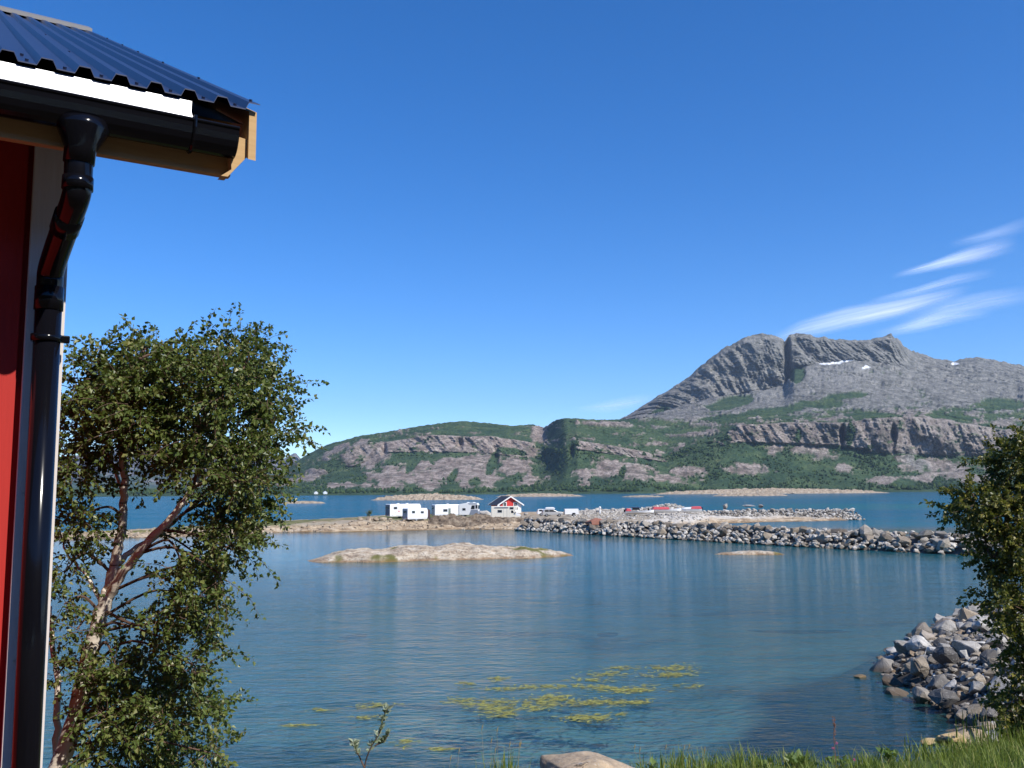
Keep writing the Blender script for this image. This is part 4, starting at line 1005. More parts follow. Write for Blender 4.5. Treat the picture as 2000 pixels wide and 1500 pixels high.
# roof sheets with trapezoid ribs
PER = .1065; CR0 = .293
def roof_profile(e0, e1):
    out = []; k0 = int(math.floor((e0 - CR0) / PER)) - 1; k1 = int(math.ceil((e1 - CR0) / PER)) + 1
    for k in range(k0, k1 + 1):
        c_ = CR0 + k * PER
        for d, z in ((-.028, 0), (-.016, .026), (.016, .026), (.028, 0)):
            out.append((c_ + d, z))
    out = [p_ for p_ in out if e0 < p_[0] < e1]
    f = lambda e: np.interp(e, [p_[0] for p_ in out], [p_[1] for p_ in out]) if out else 0
    return [(e0, float(f(e0)))] + out + [(e1, float(f(e1)))]
edges_ = [-5.2, -4.1, -3.1, -2.1, -1.22, -.40, .528]
for i in range(len(edges_) - 1):
    pr = roof_profile(edges_[i], edges_[i + 1] + (.02 if i < len(edges_) - 2 else 0)); V = []; n = len(pr)
    for th in (0, -.0035):
        for nn in (NE, -4.62):
            for e_, z in pr: V.append((e_, -nn, bz(ZE) + (NE - nn) * ROOFTAN + z + th + .001 * i))
    Fm = []
    for k in range(n - 1):
        Fm += [(k, k + 1, n + k + 1, n + k), (2 * n + k, 3 * n + k, 3 * n + k + 1, 2 * n + k + 1), (k, 2 * n + k, 2 * n + k + 1, k + 1), (n + k, n + k + 1, 3 * n + k + 1, 3 * n + k)]
    MB().add(V, Fm).build('roof_sheet', M['roofmetal'], bd)
MB().add([(-5.2, 4.6, bz(ZE) + 5.1 * ROOFTAN - .02), (.53, 4.6, bz(ZE) + 5.1 * ROOFTAN - .02), (.53, 9.9, bz(ZE) - .1), (-5.2, 9.9, bz(ZE) - .1)], [(0, 1, 2, 3)]).build('rear_roof_sheet', M['roofmetal'], bd)
rz_ = bz(ZE) + (NE + 4.6) * ROOFTAN
MB().add([(-5.2, 4.35, rz_ - .07), (.54, 4.35, rz_ - .07), (.54, 4.6, rz_ + .06), (-5.2, 4.6, rz_ + .06), (.54, 4.85, rz_ - .07), (-5.2, 4.85, rz_ - .07), (-5.2, 4.35, rz_ - .10), (.54, 4.35, rz_ - .10)], [(0, 1, 2, 3), (3, 2, 4, 5), (6, 7, 1, 0)]).build('ridge_cap', simple('ridge_cap_metal', (.16, .16, .17), .55), bd)
# drip flashing, gutter, brackets
MB().add([(-5.2, -.488, bz(1.296)), (.303, -.488, bz(1.296)), (.300, -.497, bz(1.255)), (.308, -.507, bz(1.222)), (-5.2, -.507, bz(1.222)), (-5.2, -.497, bz(1.255)), (-5.2, -.42, bz(1.300)), (.303, -.42, bz(1.300))], [(0, 5, 2, 1), (5, 4, 3, 2), (6, 0, 1, 7)]).build('drip_flashing', M['zinc'], bd)
gu = MB(); pr = []
for k in range(13):
    an = math.pi * k / 12; pr.append((-.455 - .062 * math.cos(an) * -1, -.062 * math.sin(an)))
outer = [(-.455 + .062 * math.cos(math.pi * k / 12), 1.222 - .085 * math.sin(math.pi * k / 12)) for k in range(13)]
inner = [(-.455 + .058 * math.cos(math.pi * k / 12), 1.222 - .081 * math.sin(math.pi * k / 12)) for k in range(13)]
V = []
for e_ in (-5.2, .455):
    V += [(e_, y, bz(z)) for y, z in outer] + [(e_, y, bz(z)) for y, z in inner]
Fm = []
for k in range(12):
    Fm += [(k, k + 1, 26 + k + 1, 26 + k), (13 + k, 39 + k, 39 + k + 1, 13 + k + 1), (k, 13 + k, 14 + k, k + 1), (26 + k, 27 + k, 40 + k, 39 + k)]
Fm += [(0, 26, 39, 13), (12, 25, 51, 38)]
gut = MB().add(V, Fm).build('gutter', M['black'], bd)
MB().add([(.456, y, bz(z)) for y, z in outer], [tuple(range(13))]).build('end_cap', M['black'], gut)
MB().cyl((-5.2, -.517, bz(1.224)), (.455, -.517, bz(1.224)), .006, 8).build('gutter_lip', M['black'], gut)
for e_ in (.31, -.75, -1.6):
    MB().tube([(e_, -.455 + .065 * math.cos(math.pi * k / 12), bz(1.222 - .088 * math.sin(math.pi * k / 12))) for k in range(13)] + [(e_, -.52, bz(1.235)), (e_, -.50, bz(1.24))], .006, 6).build('gutter_bracket', M['black'], gut)
# downpipe: funnel outlet, swan neck, straight run, clamp
dp = thing('downpipe', None, None, (0, 0, 0)); dp.parent = bd
MB().tube([(-.020, -.462, bz(1.165)), (-.020, -.462, bz(1.14)), (-.024, -.458, bz(1.075)), (-.026, -.455, bz(1.03))], [.072, .078, .047, .046], 20).build('funnel_outlet', M['black'], dp, True)
def smooth_path(pts, n=6):
    P = [Vector(p_) for p_ in pts]; out = []
    for i in range(len(P) - 1):
        a, b, c_, d = P[max(i - 1, 0)], P[i], P[i + 1], P[min(i + 2, len(P) - 1)]
        for j in range(n):
            t_ = j / n; out.append(.5 * ((2 * b) + (c_ - a) * t_ + (2 * a - 5 * b + 4 * c_ - d) * t_ * t_ + (3 * b - a - 3 * c_ + d) * t_ ** 3))
    return out + [P[-1]]
neck = smooth_path([(-.026, -.453, bz(1.06)), (-.026, -.452, bz(.965)), (-.028, -.425, bz(.92)), (-.043, -.27, bz(.845)), (-.057, -.115, bz(.765)), (-.058, -.088, bz(.715)), (-.058, -.085, bz(.62))])
MB().tube(neck, .042, 20).build('swan_neck', M['black'], dp, True)
MB().tube([(-.026, -.452, bz(.985)), (-.026, -.452, bz(.945))], .046, 20).build('pipe_socket', M['black'], dp, True)
MB().tube([(-.035, -.36, bz(.889)), (-.041, -.29, bz(.855))], .0455, 20).build('pipe_socket', M['black'], dp, True)
MB().tube([(-.058, -.085, bz(.70)), (-.058, -.085, bz(.62))], .046, 20).build('pipe_socket', M['black'], dp, True)
MB().tube([(-.058, -.085, bz(.64)), (-.053, -.085, bz(-1.65))], .0425, 24).build('straight_pipe', M['black'], dp, True)
cl_ = MB().tube([(-.060, -.085, bz(.535)), (-.060, -.085, bz(.512))], .0485, 24).build('pipe_clamp', M['black'], dp, True)
MB().box((-.002, -.085, bz(.5235)), (.03, .018, .026)).build('clamp_lug', M['black'], cl_, bevel=.004); MB().box((-.06, -.03, bz(.5235)), (.012, .06, .012)).build('clamp_pin', M['rim'], cl_)
# roof screws along the eave and along the verge
sm = MB(); sm.cyl((0, 0, 0), (0, 0, .004), .009, 10); sm.cyl((0, 0, .004), (0, 0, .012), .0055, 6)
s0 = sm.build('screw', M['roofmetal'], bd); first = True
def screw(e_, n_, z):
    global first
    o = s0 if first else s0.copy()
    if not first: C.objects.link(o)
    first = False; o.location = (e_, -n_, bz(z)); o.rotation_euler = (math.radians(26.6), 0, 0)
for k in range(-8, 2): screw(CR0 + (k + .5) * PER, .455, ZE + (NE - .455) * ROOFTAN)
screw(-.19, .25, ZE + .25 * ROOFTAN)
for nn in (.45, -.35, -1.15, -1.9, -2.5, -3.2): screw(.508, nn, ZE + (NE - nn) * ROOFTAN + .026)
for nn in (-.6, -1.9): 
    for k in (-3, -1, 0): screw(CR0 + (k + .5) * PER, nn, ZE + (NE - nn) * ROOFTAN)
# nail heads on the white corner board
for z in (.55, .0, -.55): MB().cyl((-.10, -.022, bz(z)), (-.10, -.0255, bz(z)), .004, 8).build('nail', M['rim'], bd)

# ---------------------------------------------------------------- trees
def leaf_mat(name, stops, transl=.35):
    t = NT(name); g = t.node('ShaderNodeNewGeometry').outputs['Random Per Island']
    c = t.ramp(g, stops)
    t.set(c, .42, 0, .45)
    tr = t.node('ShaderNodeBsdfTranslucent'); t.link(t.mix(.5, c, (.20, .26, .03)), tr.inputs[0])
    mx = t.node('ShaderNodeMixShader'); mx.inputs[0].default_value = transl
    t.link(t.b.outputs[0], mx.inputs[1]); t.link(tr.outputs[0], mx.inputs[2]); t.link(mx.outputs[0], t.out.inputs[0]); return t.m
M['birchleaf'] = leaf_mat('birch_leaf', [(0, (.055, .088, .018)), (.4, (.10, .142, .030)), (.8, (.155, .19, .048)), (1, (.23, .22, .07))], .30)
M['alderleaf'] = leaf_mat('alder_leaf', [(0, (.050, .068, .014)), (.5, (.115, .130, .026)), (.85, (.23, .21, .042)), (1, (.32, .26, .06))], .3)
M['willowleaf'] = leaf_mat('sapling_leaf', [(0, (.24, .30, .19)), (1, (.40, .45, .33))], .3)
t = NT('birch_bark'); v = t.coord('Object', (5, 5, 34)); v2 = t.coord('Object', (14, 14, 5))
n1 = t.noise(v, 1, 4, .6, .3); n2 = t.noise(v2, 1, 5, .6); n3 = t.noise(t.coord('Object', (2, 2, 2)), 1, 3)
c = t.mix(n2, (.56, .47, .38), (.78, .70, .60))
c = t.mix(t.ramp(n3, [(.56, 0), (.72, .6)]), c, (.30, .16, .10))
c = t.mix(t.ramp(n1, [(.60, 0), (.68, .9)]), c, (.06, .04, .03))
t.set(c, .75, 0, .3, t.bump(n1, .5, .01)); M['birchbark'] = t.m
M['twig'] = simple('twig_bark', (.11, .065, .045), .85)
M['darkbark'] = simple('dark_bark', (.10, .08, .065), .9, bumpd=.01)

def leaves_mesh(P, D, L, W, rs):
    n = len(P); rnd = rs.normal(size=(n, 3)); rnd[:, 2] += .9
    S = np.cross(D, rnd); S /= np.linalg.norm(S, axis=1)[:, None] + 1e-9
    Nn = np.cross(S, D); L = L[:, None]; W = W[:, None]
    fold = Nn * W * .22
    V = np.stack([P, P + D * L * .38 + S * W * .5 + fold, P + D * L, P + D * L * .38 - S * W * .5 + fold], 1)
    b = np.arange(n)[:, None] * 4
    F = np.concatenate([b + np.array([[0, 1, 2]]), b + np.array([[0, 2, 3]])])
    return V.reshape(-1, 3), F
def make_tree(name, label, base, limbs, clumps, leaf, bark, leafm, seed, twl, droop, nleaf, spread=.55, upb=.25):
    rs = np.random.default_rng(seed); root = thing(name, label, 'tree', base); bx = np.array(base)
    samp = []
    for nm, pts, rad in limbs:
        P = smooth_path([np.array(q) - bx for q in pts], 6)
        P = [p_ + Vector(rs.normal(size=3) * .006) for p_ in P]
        rr = np.interp(np.linspace(0, 1, len(P)), np.linspace(0, 1, len(rad)), rad)
        MB().tube(P, list(rr), 12).build(nm, bark, root, True)
        samp += [(np.array(p_), r_) for p_, r_ in zip(P, rr)]
    SP = np.array([s[0] for s in samp])
    tw = MB(); LP = []; LD = []
    for (c_, rad, nt) in clumps:
        c_ = np.array(c_) - bx; rad = np.array(rad)
        d = np.linalg.norm(SP - c_, axis=1) + .8 * np.maximum(0, SP[:, 2] - c_[2]); s = SP[np.argmin(d)]
        mid = (s + c_) / 2 + np.array([0, 0, .12]) + rs.normal(size=3) * .06
        br = smooth_path([s, mid, c_], 5); tw.tube(br, list(np.linspace(.014, .006, len(br))), 5, False)
        for i in range(nt):
            u = rs.normal(size=3); u /= np.linalg.norm(u); st = c_ + u * rad * spread * rs.random() ** .5
            dr = u * .9 + rs.normal(size=3) * .45 + np.array([0, 0, upb]); dr /= np.linalg.norm(dr)
            ln = twl * rs.uniform(.55, 1.25); n = 7; p_ = st.copy(); pts = [p_.copy()]
            for j in range(n):
                dr = dr + np.array([0, 0, -droop * (.3 + j / n)]) + rs.normal(size=3) * .12; dr /= np.linalg.norm(dr)
                p_ = p_ + dr * ln / n; pts.append(p_.copy())
            tw.tube([c_ * .35 + st * .65] + pts, [.004] + list(np.linspace(.0032, .001, len(pts))), 3, False)
            pts = np.array(pts); tt = np.linspace(.08, 1, nleaf) + rs.normal(size=nleaf) * .02
            tt = np.clip(tt, 0, 1) * n; i0 = np.minimum(tt.astype(int), n - 1); f = (tt - i0)[:, None]
            pos = pts[i0] * (1 - f) + pts[i0 + 1] * f; td = pts[i0 + 1] - pts[i0]; td /= np.linalg.norm(td, axis=1)[:, None]
            o_ = rs.normal(size=(nleaf, 3)); o_ /= np.linalg.norm(o_, axis=1)[:, None]
            ld = td * .5 + o_ * .9 + np.array([0, 0, -.35]); ld /= np.linalg.norm(ld, axis=1)[:, None]
            LP.append(pos + o_ * .012); LD.append(ld)
    tw.build('twigs', M['twig'], root)['kind'] = 'stuff'
    LP = np.concatenate(LP); LD = np.concatenate(LD); n = len(LP)
    L = leaf * rs.uniform(.65, 1.2, n); V, F = leaves_mesh(LP, LD, L, L * rs.uniform(.68, .85, n), rs)
    o = mobj('crown', V, F, leafm, root); o['kind'] = 'stuff'
    return root

def A(px, py, Y): return at(px, py, Y)
BY = 7.5
limbs = [('trunk', [A(70, 1640, BY), A(105, 1530, BY), A(140, 1420, BY), A(172, 1290, BY), A(195, 1210, BY), A(214, 1150, BY)], [.080, .075, .068, .062, .058, .052]),
         ('branch', [A(214, 1152, BY), A(226, 1090, BY), A(238, 1030, BY - .03), A(244, 960, BY - .05), A(238, 890, BY - .05), A(250, 800, BY - .1), A(270, 700, BY - .1)], [.044, .040, .034, .030, .026, .016, .006]),
         ('branch', [A(205, 1182, BY), A(240, 1120, BY - .08), A(280, 1070, BY - .15), A(345, 1000, BY - .2), A(382, 940, BY - .1), A(415, 860, BY + .0), A(450, 760, BY + .1)], [.042, .036, .032, .027, .022, .014, .005]),
         ('branch', [A(225, 1105, BY), A(262, 1075, BY + .12), A(310, 1045, BY + .2), A(340, 1020, BY + .3), A(420, 940, BY + .4), A(500, 830, BY + .45)], [.026, .022, .018, .015, .011, .004]),
         ('branch', [A(232, 1060, BY), A(244, 1010, BY + .2), A(236, 950, BY + .3), A(205, 860, BY + .4), A(180, 760, BY + .4)], [.022, .02, .017, .012, .005]),
         ('branch', [A(205, 1190, BY), A(165, 1120, BY + .1), A(130, 1080, BY + .15), A(110, 1010, BY + .2)], [.014, .012, .009, .005]),
         ('stem', [A(112, 1560, BY + .25), A(110, 1460, BY + .25), A(113, 1350, BY + .25), A(103, 1250, BY + .25), A(96, 1180, BY + .25)], [.032, .029, .025, .020, .014])]
PXM = BY / FPX
cl = []
rB = random.Random(5)
def CL(px, py, rx, ry, nt, dy=None, dr=.42):
    d = rB.uniform(-.35, .45) if dy is None else dy
    cl.append((A(px, py, BY + d), (rx * PXM, dr, ry * PXM), int(nt * 2.1)))
for q in [(205, 735, 75, 65, 30), (285, 700, 80, 55, 30), (375, 705, 80, 60, 30), (465, 690, 70, 60, 30), (525, 760, 50, 60, 24), (165, 820, 70, 65, 28), (265, 790, 90, 65, 34), (370, 795, 90, 70, 36), (465, 800, 80, 70, 34), (535, 845, 40, 55, 16), (150, 760, 50, 60, 18),
          (150, 915, 55, 60, 24), (225, 880, 60, 40, 20), (330, 880, 70, 50, 24), (425, 890, 75, 60, 30), (505, 915, 45, 55, 20), (430, 740, 60, 50, 20), (320, 745, 70, 50, 22), (240, 760, 60, 50, 20)]: CL(*q)
for q in [(490, 1000, 55, 45, 20), (425, 1010, 50, 55, 22), (455, 1065, 40, 40, 14), (395, 1090, 35, 40, 12), (145, 1010, 45, 55, 16), (150, 1085, 35, 40, 8), (360, 1115, 30, 30, 8), (365, 1165, 40, 35, 10), (405, 1195, 30, 35, 8), (385, 1235, 35, 25, 7), (330, 1250, 35, 30, 7), (275, 1215, 30, 25, 4), (415, 1140, 25, 40, 8)]: CL(*q, dr=.25)
for q in [(225, 1300, 55, 40, 18), (290, 1330, 60, 50, 22), (365, 1345, 45, 40, 14), (240, 1375, 65, 45, 20), (320, 1405, 70, 45, 22), (400, 1390, 35, 35, 9), (250, 1450, 60, 40, 18), (345, 1465, 60, 40, 18), (300, 1520, 80, 40, 20), (410, 1470, 30, 25, 6), (110, 1320, 25, 50, 5), (125, 1180, 25, 35, 5)]: CL(*q, dr=.3)
for q in [(405, 850, 60, 50, 16), (440, 770, 60, 50, 14), (370, 920, 45, 40, 9), (240, 840, 60, 40, 12), (470, 940, 45, 45, 10)]: CL(*q, dy=-.45, dr=.25)
for q in [(185, 1330, 40, 35, 7), (205, 1400, 45, 40, 10), (185, 1470, 45, 35, 8), (125, 1120, 25, 45, 6), (150, 1230, 25, 30, 4), (340, 1200, 40, 35, 8), (430, 1120, 30, 40, 8), (380, 1300, 40, 30, 8)]: CL(*q, dy=-.3, dr=.2)
bb = A(70, 1660, BY)
make_tree('birch_tree', 'young birch with pale forked trunk beside the red building', (bb[0], bb[1], BH(bb[0], bb[1]) - .1), limbs, cl, .042, M['birchbark'], M['birchleaf'], 801, .34, .16, 27)
# make the trunk reach the ground
TY = 13.5; cl2 = []
PX2 = TY / FPX
def CR(px, py, rx, ry, nt, d=0): cl2.append((A(px, py, TY + d), (rx * PX2, .6, ry * PX2), int(nt * 2.2)))
rB = random.Random(9)
for q in [(1965, 900, 28, 45, 22), (1985, 960, 50, 45, 26), (1905, 985, 50, 26, 20), (1875, 1000, 28, 22, 9), (1960, 1010, 60, 35, 28), (2030, 960, 50, 60, 24), (2040, 1060, 60, 60, 26), (1985, 1060, 40, 35, 16), (1935, 1090, 42, 40, 18), (1985, 1130, 50, 45, 24), (1960, 1180, 40, 45, 20), (2030, 1180, 60, 60, 26), (1985, 1250, 30, 40, 16),
          (2030, 1300, 50, 70, 26), (2000, 1350, 22, 45, 14), (2040, 1400, 50, 50, 20), (2070, 880, 50, 70, 20), (2020, 880, 30, 40, 14), (1945, 1385, 26, 14, 7), (1985, 1400, 30, 22, 10), (1930, 1040, 30, 25, 8)]: CR(*q, d=rB.uniform(-.4, .4))
gb = A(2085, 1440, TY)
limbs2 = [('trunk', [(gb[0], gb[1], BH(gb[0], gb[1]) - .2), A(2082, 1330, TY), A(2078, 1200, TY), A(2060, 1080, TY), A(2030, 950, TY), A(2000, 880, TY)], [.11, .10, .085, .065, .04, .012]),
          ('branch', [A(2078, 1180, TY), A(2030, 1130, TY), A(1980, 1110, TY), A(1930, 1080, TY)], [.04, .03, .02, .008]), ('branch', [A(2062, 1080, TY), A(2010, 1030, TY), A(1940, 1000, TY), A(1890, 995, TY)], [.04, .03, .02, .008]),
          ('branch', [A(2080, 1330, TY), A(2040, 1290, TY), A(1995, 1260, TY)], [.035, .025, .01])]
make_tree('alder_tree', 'dark olive leafed tree leaning in at the right edge', (gb[0], gb[1], BH(gb[0], gb[1]) - .2), limbs2, cl2, .064, M['darkbark'], M['alderleaf'], 802, .40, .10, 30, .6)
# shrub on the headland
sx_ = XX(720, 196, 2); sb = (sx_, 196, H(sx_, 196))
make_tree('shrub', 'single dark green bush on the headland left of the caravans', sb, [('stem', [sb, (sx_, 196, sb[2] + .6), (sx_ + .1, 196, sb[2] + 1.2)], [.06, .05, .02])],
          [((sx_, 196, sb[2] + 1.0), (.6, .6, .6), 22), ((sx_ + .3, 196, sb[2] + 1.4), (.4, .4, .3), 12)], .16, M['darkbark'], M['alderleaf'], 803, .5, .05, 14)['category'] = 'shrub'

# ---------------------------------------------------------------- sapling, grass, weeds at the lower edge
SYY = 8.2
sroot = thing('willow_sapling', 'slender grey leaved sapling rising at the bottom edge', 'sapling', A(708, 1560, SYY))
b0 = A(708, 1560, SYY)
stems = [[(708, 1560), (712, 1500), (722, 1465), (742, 1430), (748, 1405), (756, 1385)], [(712, 1500), (702, 1478), (694, 1462), (690, 1450)], [(722, 1465), (735, 1455), (750, 1448), (760, 1432)]]
rs = np.random.default_rng(12); LP = []; LD = []
for st in stems:
    P = smooth_path([A(x, y, SYY + rs.uniform(-.03, .03)) - b0 for x, y in st], 5)
    MB().tube(P, list(np.linspace(.008, .002, len(P))), 6).build('stem', M['twig'], sroot, True)
    P = np.array([p_[:] for p_ in P])
    for p_ in P[int(len(P) * .42):]:
        for _ in range(4):
            d = rs.normal(size=3); d[2] = abs(d[2]) + .3; d /= np.linalg.norm(d); LP.append(p_); LD.append(d)
LP = np.array(LP); LD = np.array(LD); L = rs.uniform(.042, .07, len(LP))
V, F = leaves_mesh(LP, LD, L, L * .5, rs)
mobj('foliage', V, F, M['willowleaf'], sroot)['kind'] = 'stuff'

def blades(pos, h, w_, lean, rs):
    n = len(pos); an = rs.uniform(0, 6.283, n); d = np.stack([np.cos(an), np.sin(an), 0 * an], 1); sd_ = np.stack([-np.sin(an), np.cos(an), 0 * an], 1)
    out = []
    for k, (zf, wf) in enumerate(((0, 1), (.4, .85), (.75, .55), (1, 0.03))):
        c_ = pos + d * (lean * h * zf ** 2)[:, None] + np.array([0, 0, 1]) * (h * zf * (1 - .25 * lean * zf))[:, None]
        out += [c_ - sd_ * (w_ * wf / 2)[:, None], c_ + sd_ * (w_ * wf / 2)[:, None]]
    V = np.stack(out, 1).reshape(-1, 3); b = np.arange(n)[:, None] * 8
    F = np.concatenate([b + np.array([[0, 1, 3, 2]]) + 2 * k for k in range(3)])
    return V, F
t = NT('grass_blade'); g = t.node('ShaderNodeNewGeometry').outputs['Random Per Island']
c = t.ramp(g, [(0, (.08, .125, .018)), (.5, (.16, .22, .032)), (.85, (.25, .30, .06)), (1, (.36, .32, .13))])
t.set(c, .55, 0, .35); tr = t.node('ShaderNodeBsdfTranslucent'); t.link(t.mix(.5, c, (.25, .33, .04)), tr.inputs[0])
mx = t.node('ShaderNodeMixShader'); mx.inputs[0].default_value = .35; t.link(t.b.outputs[0], mx.inputs[1]); t.link(tr.outputs[0], mx.inputs[2]); t.link(mx.outputs[0], t.out.inputs[0]); M['grass'] = t.m
rs = np.random.default_rng(33); pts = []
n = 110000
x = rs.uniform(-1, 14, n); y = rs.uniform(8, 18, n)
px_ = 1000 + FPX * x / y
z = bank_h(x, y); zp = pile_h(x, y)
keep = (px_ > 880) & (px_ < 2150) & (z > zp) & (z > 1.0) & (rs.random(n) < sstep(-.3, .2, fbm(x / .7, y / .7, 3, 77)) * np.where(px_ > 1400, 1, .7)) & (y < 16.5)
x, y, z = x[keep], y[keep], z[keep]
h = rs.uniform(.08, .28, len(x)) * (1 + .6 * np.clip(fbm(x / 1.2, y / 1.2, 2, 78), 0, 1)); 
V, F = blades(np.stack([x, y, z - .01], 1), h, rs.uniform(.006, .012, len(x)), rs.uniform(.1, .8, len(x)), rs)
tag(mobj('grass', V, F, M['grass']), 'bright green grass on the bank at lower right', 'grass', kind='stuff')
# taller tufts with seed heads that stand out against the water
def tuft(label, px, py, Y, n, hh, wd, seed, name='grass_tuft', heads=True):
    rs = np.random.default_rng(seed); p = A(px, py, Y); z0 = BH(p[0], p[1])
    root = thing(name, label, 'grass', (p[0], p[1], min(z0, p[2])))
    dz = p[2] - min(z0, p[2])
    pos = np.stack([rs.normal(0, wd, n), rs.normal(0, wd, n), np.zeros(n)], 1)
    V, F = blades(pos, (dz + hh) * rs.uniform(.55, 1.05, n), rs.uniform(.010, .020, n), rs.uniform(.03, .28, n), rs)
    o = mobj('blades', V, F, M['grass'], root); o['kind'] = 'stuff'
    if heads:
        m_ = MB()
        for k in range(max(2, n // 14)):
            q = pos[k] ; top = np.array([q[0] + rs.normal(0, .06), q[1], (dz + hh) * rs.uniform(.95, 1.25)])
            m_.tube([q, (q + top) / 2 + rs.normal(size=3) * .01, top], [.0022, .0018, .0015], 4); m_.tube([top, top + np.array([.005, 0, .03]), top + np.array([.015, 0, .06])], [.003, .006, .001], 5)
        m_.build('seed_heads', M['drygrass'], root)
    return root
M['drygrass'] = simple('seed_head', (.30, .25, .12), .8)
tuft('dark green reed tuft left of the large tan boulder', 985, 1530, 9.5, 110, .36, .10, 61)
tuft('thin grass spikes just right of the large tan boulder', 1285, 1515, 10.2, 40, .20, .12, 62)
tuft('upright grass tuft between boulder and flowers', 1320, 1515, 10.4, 46, .26, .07, 63)
tuft('sparse grass spray halfway along the bottom edge', 1385, 1510, 10.6, 34, .16, .12, 64)
tuft('low leafy tuft at the bottom edge left of the reeds', 885, 1525, 9.4, 30, .16, .07, 65)
tuft('tall grass at the right edge below the dark tree', 1965, 1440, 13.2, 120, .32, .30, 66)
tuft('grass clump against the foot of the stone heap', 1870, 1480, 12.6, 70, .16, .3, 67)
# broad-leaved weeds
def weed(label, px, py, Y, n, size, seed):
    rs = np.random.default_rng(seed); p = A(px, py, Y); root = thing('broadleaf_weed', label, 'weed', (p[0], p[1], BH(p[0], p[1])))
    dz = max(0.02, p[2] - BH(p[0], p[1]))
    P = np.stack([rs.normal(0, .07, n), rs.normal(0, .07, n), dz * rs.uniform(.4, 1.0, n)], 1); D = rs.normal(size=(n, 3)); D[:, 2] = np.abs(D[:, 2]) * .5 + .2; D /= np.linalg.norm(D, axis=1)[:, None]
    L = size * rs.uniform(.7, 1.2, n); V, F = leaves_mesh(P, D, L, L * .7, rs); mobj('leaves', V, F, M['weedleaf'], root)['kind'] = 'stuff'
    m_ = MB()
    for q in P: m_.tube([(0, 0, 0), q * np.array([.6, .6, .5]), q], .003, 4)
    m_.build('stalks', M['grassstalk'], root)
M['weedleaf'] = leaf_mat('weed_leaf', [(0, (.08, .14, .03)), (1, (.17, .24, .07))], .3); M['grassstalk'] = simple('stalk', (.16, .17, .06), .8)
weed('big leaved green weed right of the large boulder', 1268, 1490, 10.2, 9, .10, 71)
weed('broad dock leaves along the bottom edge', 1560, 1484, 11.0, 26, .13, 72)
weed('green clover mound below the pink flowers', 1640, 1485, 11.2, 26, .07, 73)
weed('pale broad leaves right of the pink flowers', 1735, 1470, 11.6, 18, .12, 74)
weed('low bright leaves at bottom centre right', 1490, 1490, 10.8, 16, .08, 75)
# pink flowers and a dry sorrel spike
M['pink'] = simple('pink_petals', (.50, .14, .26), .6); M['sorrel'] = simple('sorrel_spike', (.30, .12, .06), .8)
for px, py, lab in ((1634, 1452, 'upper pink clover flower on a thin stem'), (1627, 1462, 'lower faded pink clover flower beside the upper one'), (1668, 1484, 'small pink flower low in the grass')):
    p = A(px, py, 11.0); z0 = BH(p[0], p[1]); f_ = thing('clover_flower', lab, 'flower', (p[0], p[1], z0), group='pink flowers on the bank')
    MB().tube([(0, 0, 0), (.02, 0, (p[2] - z0) * .5), (0, 0, p[2] - z0)], .003, 5).build('stem', M['grassstalk'], f_)
    hd = MB(); rs2 = random.Random(px)
    for k in range(26):
        d = Vector((rs2.gauss(0, 1), rs2.gauss(0, 1), rs2.gauss(.3, 1))).normalized(); c_ = Vector((0, 0, p[2] - z0))
        hd.tube([c_, c_ + d * .011, c_ + d * .018], [.003, .0035, .001], 4)
    hd.build('flower_head', M['pink'], f_)
p = A(1630, 1400, 11.0); z0 = BH(*A(1630, 1400, 11.0)[:2]); f_ = thing('sorrel_stalk', 'thin reddish sorrel spike rising above the bank', 'plant', (p[0], p[1], z0))
MB().tube([(0, 0, 0), (-.02, 0, (p[2] - z0) * .6), (0, 0, p[2] - z0)], .003, 5).build('stem', M['sorrel'], f_)
sd_ = MB(); rs2 = random.Random(3)
for k in range(40):
    z = (p[2] - z0) * rs2.uniform(.55, 1); a = rs2.uniform(0, 6.28); sd_.sphere((.012 * math.cos(a) - .01, .012 * math.sin(a), z), .006, 5, 3)
sd_.build('seed_cluster', M['sorrel'], f_)

